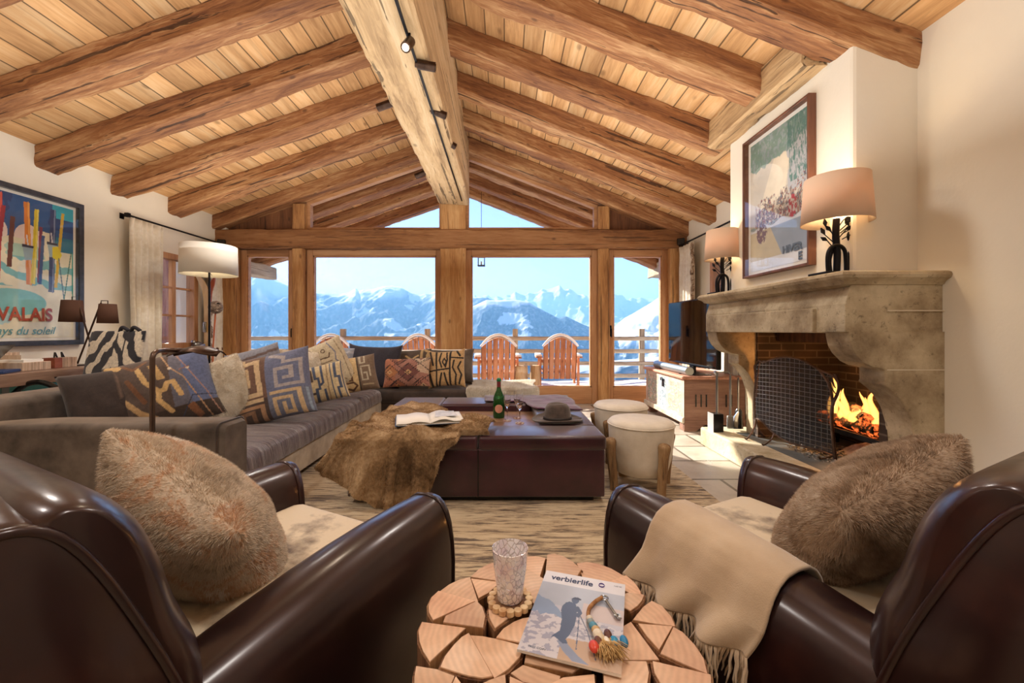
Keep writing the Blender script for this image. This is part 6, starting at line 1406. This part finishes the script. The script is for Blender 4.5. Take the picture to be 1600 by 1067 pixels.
def club_chair():
    t = thing('leather_armchair', '', 'armchair')
    mb = MB(); mb.box(-.30, .30, -.35, .38, .07, .30, ch=.02); obj('seat_base', mb, m_leather, t, smooth=40)
    for s_ in (-1, 1):
        ys = [-.36, -.3, -.2, -.1, 0, .1, .2, .3, .35, .385, .405, .42, .432, .438]
        mb = MB(); mb.loft([arm_sec(y, s_) for y in ys]); a = obj('arm', mb, m_leather, t, smooth=60)
        mb = MB(); sec = arm_sec(.408, s_); mb.tube([(x, y + .002, z) for (x, y, z) in sec[2:-2]], .0055, 8); obj('piping', mb, m_leather, a, smooth=True)
    # seat cushion in hide
    mb = rbox(-.235, .235, -.28, .41, .29, .445, .055); obj('seat_cushion', mb, m_hide2, t, smooth=60)
    # back shell: side outline lofted across the width
    out = [(-.215, .28), (-.245, .42), (-.286, .56), (-.332, .68), (-.372, .77), (-.405, .822), (-.437, .842), (-.47, .838), (-.505, .815), (-.530, .76), (-.53, .65), (-.50, .50), (-.47, .34), (-.44, .18), (-.42, .06), (-.30, .06), (-.22, .12)]
    o3 = [Vector((0, y, z)) for y, z in out]; cl = []
    m_ = len(o3)
    for i in range(m_):
        p0, p1, p2, p3 = o3[i - 1], o3[i], o3[(i + 1) % m_], o3[(i + 2) % m_]
        for k in range(3):
            q = k / 3; cl.append(.5 * ((2 * p1) + (-p0 + p2) * q + (2 * p0 - 5 * p1 + 4 * p2 - p3) * q * q + (-p0 + 3 * p1 - 3 * p2 + p3) * q ** 3))
    ctr = Vector((0, -.37, .5)); secs = []
    for x in (-.440, -.436, -.42, -.38, -.28, -.14, 0, .14, .28, .38, .42, .436, .440):
        e = abs(x) / .44; k = 1 + .045 * (1 - e * e) - (.035 if abs(x) > .437 else 0) - (.01 if .43 < abs(x) < .437 else 0)
        up = .02 * (1 - e ** 2.5)
        secs.append([(x, ctr.y + (p.y - ctr.y) * k, ctr.z + (p.z - ctr.z) * k + (up if p.z > .6 else 0) * (p.z - .6) / .27) for p in cl])
    mb = MB(); mb.loft(secs); b = obj('backrest', mb, m_leather, t, smooth=60)
    for s_ in (-1, 1):
        mb = MB(); mb.tube([(s_ * .437, ctr.y + (p.y - ctr.y) * .985, ctr.z + (p.z - ctr.z) * .985) for p in cl], .0065, 8, closed=True); obj('piping', mb, m_leather, b, smooth=True)
    # plump inner back cushion bulging forward between the arms
    secs = []
    prof = [(-.235, .44), (-.215, .49), (-.225, .57), (-.258, .655), (-.280, .73), (-.312, .80), (-.362, .848), (-.42, .855), (-.45, .80), (-.42, .70), (-.37, .58), (-.31, .46)]
    o3 = [Vector((0, y, z)) for y, z in prof]; cl = []; m_ = len(o3)
    for i in range(m_):
        p0, p1, p2, p3 = o3[i - 1], o3[i], o3[(i + 1) % m_], o3[(i + 2) % m_]
        for k in range(3):
            q = k / 3; cl.append(.5 * ((2 * p1) + (-p0 + p2) * q + (2 * p0 - 5 * p1 + 4 * p2 - p3) * q * q + (-p0 + 3 * p1 - 3 * p2 + p3) * q ** 3))
    c2 = Vector((0, -.385, .63))
    for x in (-.436, -.435, -.43, -.42, -.405, -.38, -.35, -.3, -.2, -.1, 0, .1, .2, .3, .35, .38, .405, .42, .43, .435, .436):
        t_ = max(0, (abs(x) - .33) / .106); e = abs(x) / .436; k = (.60 + .40 * math.sqrt(max(0, 1 - t_ * t_))) * (1 - .015 * e)
        secs.append([(x, c2.y + (p.y - c2.y) * k, c2.z + (p.z - c2.z) * (.80 + .2 * k)) for p in cl])
    mb = MB(); mb.loft(secs); obj('back_cushion', mb, m_leather, t, smooth=60)
    for (x, y) in ((-.34, -.38), (.34, -.38), (-.36, .36), (.36, .36)):
        mb = MB(); mb.box(x - .025, x + .025, y - .025, y + .025, 0, .08); obj('leg', mb, m_blackp, t)
    return t
CHL = (-.722, 1.032, .014, -27); CHR = (.887, 1.102, .014, 27)
cl_ = club_chair(); cl_.location = CHL[:3]; cl_.rotation_euler = (0, 0, R(CHL[3])); tag(cl_, 'dark brown leather club armchair at the left of the log table', 'armchair', 'pair of leather club armchairs')
cr_ = copy_tree(cl_); cr_.location = CHR[:3]; cr_.rotation_euler = (0, 0, R(CHR[3])); cr_['label'] = 'dark brown leather club armchair at the right of the log table, under the beige throw'
def inchair(ch, p): return Matrix.Translation(ch[:3]) @ Matrix.Rotation(R(ch[3]), 4, 'Z') @ Vector(p)
# fur pillows on the chairs
p = inchair(CHL, (-.015, -.03, .57)); pillow('rabbit_fur_cushion', 'fluffy cream and ginger fur cushion on the left armchair', tuple(p), .43, .46, .24, m_furL, (R(-34), R(-24), R(CHL[3] + 180 + 10)), fur=(95000, .013, .0006, (0, 0, -.3)), pinch=.035, n=60, bulge=.55)
p = inchair(CHR, (.01, -.06, .585)); pillow('brown_fur_cushion', 'fluffy grey brown fur cushion on the right armchair', tuple(p), .46, .38, .21, m_furR, (R(-36), R(15), R(CHR[3] + 180 - 8)), fur=(95000, .014, .0006, (0, 0, -.3)), pinch=.035, n=60, bulge=.5)
# ------------------------------------------------------------------ beige fringed throw on the right chair's near arm
m_wool = M('beige_wool', S('b59c80'), S('cdb79b'), 4, rough=.95, bump=.25, bscale=350, Sheen_Weight=.5)
MW = Matrix.Translation(CHR[:3]) @ Matrix.Rotation(R(CHR[3]), 4, 'Z')
ny_, nt_ = 54, 60; P = []
for i in range(ny_):
    a = i / (ny_ - 1); row = []
    for j in range(nt_):
        s_ = j / (nt_ - 1)
        y = lerp(.235, -.085, a) + .03 * s_ - .015 * math.sin(s_ * 3)
        yy = max(-.3, min(.43, y)); sec = arm_sec(min(yy, .38), -1, .010)
        # path over the arm: from the inner side over the top, down the outside, then hanging free
        n = len(sec); ang0, ang1 = .30, .90      # fraction of the section (0 bottom, .25 inner(+x), .5 top, .75 outer)
        if s_ < .62:
            f = lerp(.30, .655, s_ / .62) * n; k = int(f) % n; t_ = f - int(f); q0, q1 = sec[k], sec[(k + 1) % n]
            x, z = lerp(q0[0], q1[0], t_), lerp(q0[2], q1[2], t_)
        else:
            f = .655 * n; k = int(f); t_ = f - k; q0, q1 = sec[k], sec[(k + 1) % n]; x0, z0 = lerp(q0[0], q1[0], t_), lerp(q0[2], q1[2], t_)
            e = (s_ - .62) / .38; z = lerp(z0, .408 - .012 * a, e) - .014; x = x0 - .035 * e - .022 * e * math.sin(a * 17 + 1) - .01
        w_ = .006 * math.sin(a * 21 + s_ * 4) * s_
        row.append(MW @ Vector((x - w_, y, z + .004)))
    P.append(row)
mb = MB(); mb.grid(P); th = obj('wool_throw', mb, m_wool, smooth=True, solid=.007); tag(th, 'beige wool throw with fringe hanging over the right armchair near arm', 'throw')
mb = MB(); rg = random.Random(9)
for i in range(120):
    f = i / 119 * (ny_ - 1); k = min(int(f), ny_ - 2); t_ = f - k; p0 = P[k][-1].lerp(P[k + 1][-1], t_); pts = [p0]
    dx = Vector((rg.uniform(-.008, .004), rg.uniform(-.01, .01), 0))
    for m_ in range(1, 6): pts.append(p0 + Vector((0, 0, -.014 * m_)) + dx * m_ * .5 + Vector((.002 * math.sin(m_ * 2 + i), 0, 0)))
    mb.tube(pts, [.0026, .0030, .0028, .0026, .0022, .0012], 6)
obj('fringe', mb, m_wool, th, smooth=True)
# ------------------------------------------------------------------ log slice side table
TC = Vector((.122, .836, .46)); TR = .285
tb = thing('log_slice_table', 'round side table topped with split log wedges', 'table', (TC.x, TC.y, 0))
m_wedge = NT('cut_log_face'); v_ = m_wedge.map((1, 1, 1)); wv = m_wedge.n('ShaderNodeTexWave', wave_type='RINGS', rings_direction='Z'); wv.inputs['Scale'].default_value = 26; wv.inputs['Distortion'].default_value = 3.5; wv.inputs['Detail'].default_value = 3; m_wedge.l(v_, wv.inputs['Vector'])
geo = m_wedge.n('ShaderNodeObjectInfo'); n1 = m_wedge.noise(v_, 7, 5, .6); c_ = m_wedge.ramp(n1, [(.3, S('c6977a')), (.55, S('dfb898')), (.75, S('eed0b6'))])
c_ = m_wedge.mix(1.0, c_, m_wedge.ramp(wv.outputs['Fac'], [(0, .92), (1, 1.03)]), 'MULTIPLY'); c_ = m_wedge.mix(1.0, c_, m_wedge.ramp(geo.outputs['Random'], [(0, .82), (1, 1.08)]), 'MULTIPLY')
m_wedge.set(Base_Color=c_, Roughness=.62); m_wedge.bump(m_wedge.noise(v_, 90, 4), .2, .002); m_wedge = m_wedge.m
m_barkd = wood('log_side_bark', S('5c3a26'), S('8c6244'), S('b08a64'), 'Z', 2, .5, bump=1.0)
mb = MB(); mb.lathe([(.0, 0), (TR - .055, .0), (TR - .055, TC.z - .045), (0, TC.z - .045)], n=40, cap=False); obj('core', mb, M('dark_core', S('4a3020'), rough=.9), tb)
def LZ(x, y): return (640 + x / 4.916, 850 + y / 4.916)
def RZ_(x, y): return (880 + x / 4.916, 850 + y / 4.916)
def TP(p): q = Z(p[0], p[1], TC.z); return Vector((q.x, q.y))
WL = [[(470, 235), (530, 180), (600, 140), (690, 112), (700, 270)], [(465, 232), (380, 252), (300, 290), (225, 345), (530, 425)], [(472, 242), (690, 270), (655, 310), (600, 355), (530, 392)], [(222, 352), (505, 430), (180, 578), (148, 520), (145, 460), (170, 400)],
      [(515, 435), (560, 480), (582, 550), (565, 640), (255, 598), (275, 550)], [(95, 582), (432, 628), (155, 888), (105, 810), (75, 730), (68, 650)], [(455, 668), (640, 1000), (560, 1015), (450, 998), (340, 965), (235, 930), (270, 850), (340, 760), (400, 700)],
      [(462, 668), (560, 675), (700, 702), (875, 750), (850, 830), (760, 925), (650, 998)], [(50, 905), (220, 932), (350, 975), (290, 1110), (150, 1200), (70, 1150), (35, 1060), (36, 980)], [(356, 985), (440, 1100), (330, 1190), (215, 1240), (165, 1210), (300, 1110)],
      [(735, 975), (750, 1140), (600, 1190), (480, 1150), (470, 1085), (610, 1020)], [(775, 962), (870, 1030), (1000, 1052), (1150, 1032), (1160, 985), (870, 900)], [(625, 440), (945, 462), (760, 560), (655, 640), (612, 560), (605, 500)],
      [(665, 698), (720, 632), (800, 580), (870, 552), (960, 540), (888, 745)], [(900, 180), (1035, 262), (962, 455), (880, 400), (870, 280)], [(720, 110), (810, 80), (900, 68), (970, 65), (1045, 80), (1000, 225), (720, 150)], [(1057, 78), (1110, 70), (1180, 90), (1250, 130), (1320, 190), (1290, 240), (1040, 238)],
      [(1045, 262), (1300, 250), (1330, 420), (980, 470)], [(975, 500), (1320, 440), (1420, 600), (1260, 700), (905, 740)], [(900, 765), (1250, 730), (1400, 860), (1250, 960), (880, 880)], [(770, 1000), (760, 1160), (960, 1200), (1000, 1075), (880, 1050)], [(1180, 1005), (1420, 980), (1440, 1180), (1040, 1200), (1050, 1070)],
      [(300, 1250), (480, 1170), (600, 1210), (700, 1330), (480, 1400), (360, 1340)], [(740, 1180), (1020, 1220), (1040, 1400), (740, 1420)], [(1060, 1220), (1440, 1210), (1400, 1400), (1080, 1420)]]
WR = [[(103, 120), (180, 110), (270, 122), (370, 160), (470, 218), (340, 268), (150, 235)], [(482, 222), (550, 280), (590, 340), (602, 378), (515, 362), (350, 272)], [(505, 368), (622, 384), (605, 430), (570, 470), (515, 508), (330, 420)], [(680, 400), (760, 440), (830, 520), (862, 595), (700, 575), (535, 545), (610, 450)],
      [(520, 560), (740, 850), (600, 852), (330, 852), (380, 640)], [(575, 605), (840, 625), (737, 805), (650, 710)], [(846, 618), (920, 660), (1010, 755), (1080, 860), (1110, 980), (930, 905), (745, 822), (790, 730)], [(685, 890), (1135, 995), (1140, 1080), (1100, 1180), (780, 1120), (700, 980)],
      [(300, 878), (640, 885), (660, 970), (640, 1100), (480, 1180), (320, 1180)], [(700, 1130), (1080, 1200), (980, 1340), (850, 1410), (560, 1410), (500, 1210), (650, 1120)]]
def log_wedge(P2, h):
    n = len(P2); zt = TC.z + h; zb = TC.z - .11
    # subdivide and round the arc corners, remember which edges belong to the bark side
    arcv = []
    for i in range(n):
        a, b, c = P2[i - 1], P2[i], P2[(i + 1) % n]; d1 = (b - a).normalized(); d2 = (c - b).normalized(); arcv.append(d1.dot(d2) > math.cos(R(42)))
    cen = sum(P2, Vector((0, 0))) / n
    P2 = [cen + (p - cen) * .985 for p in P2]
    mb = MB(); top = [(p.x, p.y, zt) for p in P2]; t2 = [(cen.x + (p.x - cen.x) * 1.012, cen.y + (p.y - cen.y) * 1.012, zt - .002) for p in P2]; bot = [(p[0], p[1], zb) for p in t2]
    mb.cur = 0; mb.add(top + t2, [(i, (i + 1) % n, n + (i + 1) % n, n + i) for i in range(n)])
    from mathutils.geometry import tessellate_polygon
    mb.add(top, [tuple(t) for t in tessellate_polygon([[Vector((p[0], p[1], 0)) for p in top]])])
    mb.cur = 2; mb.add(t2 + bot, [(i, (i + 1) % n, n + (i + 1) % n, n + i) for i in range(n)])
    mb.cur = 1
    for i in range(n):
        j = (i + 1) % n
        if arcv[i] or arcv[j]:
            a, b = Vector(t2[i][:2]), Vector(t2[j][:2]); 
            oa = a + (a - cen).normalized() * .0042; ob = b + (b - cen).normalized() * .0042
            mb.prism([tuple(a), tuple(b), tuple(ob), tuple(oa)], zb, zt - .004, 'Z')
    return mb
m_wside = wood('split_log_side', S('8a5c38'), S('b98a5c'), S('d0a678'), 'Z', 2, .3, bump=.8)
rg = random.Random(12)
for src, fn in ((WL, LZ), (WR, RZ_)):
    for w_ in src: obj('log_wedge', log_wedge([TP(fn(*p)) for p in w_], -.010 * rg.random()), [m_wedge, m_barkd, m_wside], tb, world=True)
# tumbler on a coaster of log rounds
pc = Z(797, 934, .47); zt = .4605
ct = thing('log_round_coaster', 'round coaster of small glued wood discs under the tumbler', 'coaster', (pc.x, pc.y, zt))
m_disc = M('small_wood_disc', S('c89c70'), S('ecd2a8'), 40, rough=.7)
mb = MB(); mb.lathe([(.0, 0), (.038, 0), (.038, .008), (0, .008)], n=24, cap=False); obj('base_disc', mb, m_barkd, ct)
for k in range(16):
    a = k / 16 * 2 * math.pi; mb = MB(); mb.lathe([(.0085, 0), (.0085, .010), (.0075, .0108), (.001, .0108)], (.0425 * math.cos(a), .0425 * math.sin(a), 0), 12); obj('wood_disc', mb, m_disc, ct, smooth=40)
tg = thing('glass_tumbler', 'speckled pink and white glass tumbler on the log table', 'glass', (pc.x, pc.y, zt + .0085))
m_spk = NT('speckled_glass'); v_ = m_spk.map((1, 1, .8)); vo = m_spk.n('ShaderNodeTexVoronoi', feature='DISTANCE_TO_EDGE'); vo.inputs['Scale'].default_value = 95; m_spk.l(v_, vo.inputs['Vector'])
f_ = m_spk.ramp(vo.outputs['Distance'], [(.03, .9), (.09, .0)]); n1 = m_spk.noise(v_, 30, 3)
m_spk.set(Base_Color=m_spk.ramp(n1, [(.45, S('fdfafc')), (.62, S('f3e4ea'))]), Roughness=.08, IOR=1.45, Transmission_Weight=f_, Coat_Weight=.6); m_spk = m_spk.m
mb = MB(); mb.lathe([(.001, .001), (.026, .0), (.029, .004), (.031, .030), (.037, .075), (.0405, .114), (.039, .1145), (.0355, .075), (.0295, .034), (.024, .014), (.001, .013)], n=40, cap=False); obj('glass', mb, m_spk, tg, smooth=60)
# magazine
c0, c1, c2 = Z(854, 888.5, .47), Z(983.4, 912, .47), Z(812, 1037, .47)
ex = (c1 - c0).normalized(); ey = (c0 - c2); ey = (ey - ex * ey.dot(ex)).normalized(); W_, H_ = .190, .268
mg_o = c0 - ey * H_
mz = thing('magazine', 'ski lifestyle magazine with a skier silhouette cover on the log table', 'magazine', (mg_o.x, mg_o.y, .461), math.atan2(ex.y, ex.x))
mb = MB(); mb.box(0, W_, 0, H_, 0, .005); obj('pages', mb, m_white, mz)
def cover(u, v):
    n = fnoise(u + 3, v + 3, 3, 51); n2 = fnoise(u + 3, v * 2 + 3, 9, 52)
    c = np.array(S('b9b7c6')) * (1 - 0 * n[..., None]); c = np.tile(c, (1, 1, 1)) if False else np.ones(u.shape + (3,)) * np.array(S('c3c2d0'))
    c[v > .66] = S('dcdce4'); c[(v < .66) & (v > .1)] = S('b4bccd')
    m = v < .34 - .55 * (u + 1) + (n - .5) * .25; c[m & (v > -.4)] = S('8ca0c0')
    c[(v < .28) & (v > -.1) & (u > .1)] = S('cdbfc0'); gr = v < -.12 + .2 * u * 0 + (n - .5) * .3; c[gr] = S('d6d2da'); c[gr & (n2 > .56)] = S('a8a8bc'); c[(v < -.62 + (n - .5) * .3) & (u > -.2)] = S('c8a88c'); return c
N4 = S('4a5c7e')
body = [(-.30, .20), (-.22, .245), (-.08, .22), (-.02, .10), (.0, -.05), (.0, -.28), (-.06, -.50), (-.12, -.60), (-.06, -.68), (-.16, -.70), (-.36, -.60), (-.42, -.64), (-.40, -.58), (-.28, -.46), (-.30, -.20), (-.36, -.02), (-.36, .10)]
fc = strokes(cover, [('p', [(-.30, -.66), (-.1, -.66), (.18, -.86), (.42, -.98), (.1, -.98), (-.12, -.84)], 0, S('8c98b4')), ('p', body, 0, N4), ('c', (-.10, .30), (0, .085), N4), ('p', [(-.20, .33), (-.06, .39), (.03, .36), (.03, .33)], 0, S('33405c')), ('l', [(.03, .08), (.06, -.1), (.12, -.75)], .010, N4), ('l', [(.03, .02), (.28, -.35), (.52, -.86)], .010, N4), ('l', [(-.02, .12), (.06, .02), (.03, -.05)], .045, N4), ('l', [(.34, -.66), (.56, -.72)], .008, S('8a92a8'))])
nu, nv = 150, 210; uu, vv = np.meshgrid(np.linspace(-1, 1, nu), np.linspace(-1, 1, nv), indexing='ij')
V = np.stack([(uu + 1) / 2 * W_, (vv + 1) / 2 * H_, np.full_like(uu, .0054)], -1); idx = np.arange(nu * nv).reshape(nu, nv); q = np.stack([idx[:-1, :-1], idx[1:, :-1], idx[1:, 1:], idx[:-1, 1:]], -1).reshape(-1, 4)
obj('cover', (V.reshape(-1, 3).tolist(), q.tolist()), m_print, mz, cols=fc(uu, vv).reshape(-1, 3))
m_navy = M('navy_ink', S('2c3c60'), rough=.5); m_pur = M('purple_ink', S('5a4894'), rough=.5)
mwm = wmat(mz)
def mtext(body, size, x, y, m, **k):
    t_ = text('lettering', body, size, m, mwm @ Vector((x, y, .0058)), mwm.to_3x3() @ Vector((1, 0, 0)), mwm.to_3x3() @ Vector((0, 1, 0)), mz, extrude=.0001, **k); return t_
mtext('verbierlife', .0265, .018, .236, m_navy, bold=.0006, sx=.92)
mtext('NO 40', .006, .165, .252, M('grey_small_ink', S('8c90a0'), rough=.5))
mtext('FREE COPY', .007, .018, .012, M('grey_small_ink2', S('60687c'), rough=.5))
mb = MB(); mb.tube([(.137 + .0065 * math.cos(a), .246 + .0065 * math.sin(a), .0056) for a in np.linspace(0, 2 * math.pi, 24, endpoint=False)], .0026, 6, closed=True, flat=.2); obj('ring_logo', mb, m_pur, mz, smooth=True)
# key with beaded tassel charm
zk = .4665
def KP(x, y, z=zk): q = Z(x, y, z); return Vector((q.x, q.y, z))
ky = thing('key_with_tassel', 'old metal key on a beaded cord with shells and a raffia tassel', 'key', tuple(KP(930, 960)))
K = dict(parent=ky, world=True)
mb = MB(); a = KP(947, 938, zk + .006); b = KP(965, 965, zk + .006); mb.tube([a, b], .0028, 8); r0 = KP(944, 934, zk + .006)
mb.tube([r0 + Vector((.008 * math.cos(t_), .008 * math.sin(t_), 0)) for t_ in np.linspace(0, 2 * math.pi, 18, endpoint=False)], .0022, 6, closed=True); mb.box(b.x - .002, b.x + .008, b.y - .002, b.y + .010, b.z - .002, b.z + .002); mb.box(b.x - .006, b.x + .004, b.y + .004, b.y + .008, b.z - .002, b.z + .002)
obj('key', mb, m_steel, smooth=40, **K)
mb = MB(); cord = bez([KP(940, 934, zk + .008), KP(930, 940, zk + .006), KP(921, 950, zk + .005), KP(919, 962, zk + .005), KP(921, 972, zk + .006)], 8)
for i in range(len(cord) - 1):
    mb.ball(tuple(cord[i]), .0042, 6)
obj('cord', mb, M('brown_cord', S('8a5a34'), S('b88a5c'), 90, rough=.9), smooth=True, **K)
for i, (x, y, r_, cc) in enumerate(((921, 966, .007, 'd8cfc0'), (923, 972, .008, '8a9a9c'), (927, 978, .009, '4f8fa8'), (931, 984, .009, 'c8a878'), (934, 990, .010, 'e8dcc8'), (937, 997, .011, 'd8c8ac'))):
    mb = MB(); p_ = KP(x, y, zk + r_); mb.ball(tuple(p_), r_, 10, 1, 1, .8); obj('bead', mb, M('bead_%s' % cc, S(cc), rough=.35), smooth=True, **K)
for (x, y, cc, sx) in ((950, 992, '5a3024', .8), (935, 1002, '6a3c2c', .8), (928, 1010, 'd84a38', 1.0), (960, 1003, '2f8fb8', .9), (975, 1002, '2880b0', .8), (948, 1004, 'efe6d4', .7)):
    mb = MB(); p_ = KP(x, y, zk + .011); mb.ball(tuple(p_), .0098, 10, sx, 1.4, .8); obj('shell', mb, M('shell_%s' % cc, S(cc), rough=.3), smooth=True, **K)
mb = MB(); rg = random.Random(3); p0 = KP(938, 1000, zk + .010)
for i in range(260):
    a = R(rg.uniform(-120, -30)); L = rg.uniform(.022, .040); d_ = Vector((math.cos(a), math.sin(a), rg.uniform(-.25, .25)));  s0 = p0 + Vector((rg.uniform(-.006, .02), rg.uniform(-.012, .0), rg.uniform(-.006, .006)))
    mb.tube([s0, s0 + d_ * L * .6, s0 + d_ * L + Vector((0, 0, -.004))], [.0010, .0009, .0004], 4)
obj('raffia_tassel', mb, M('raffia', S('b08850'), S('e0c088'), 80, rough=.9), **K)
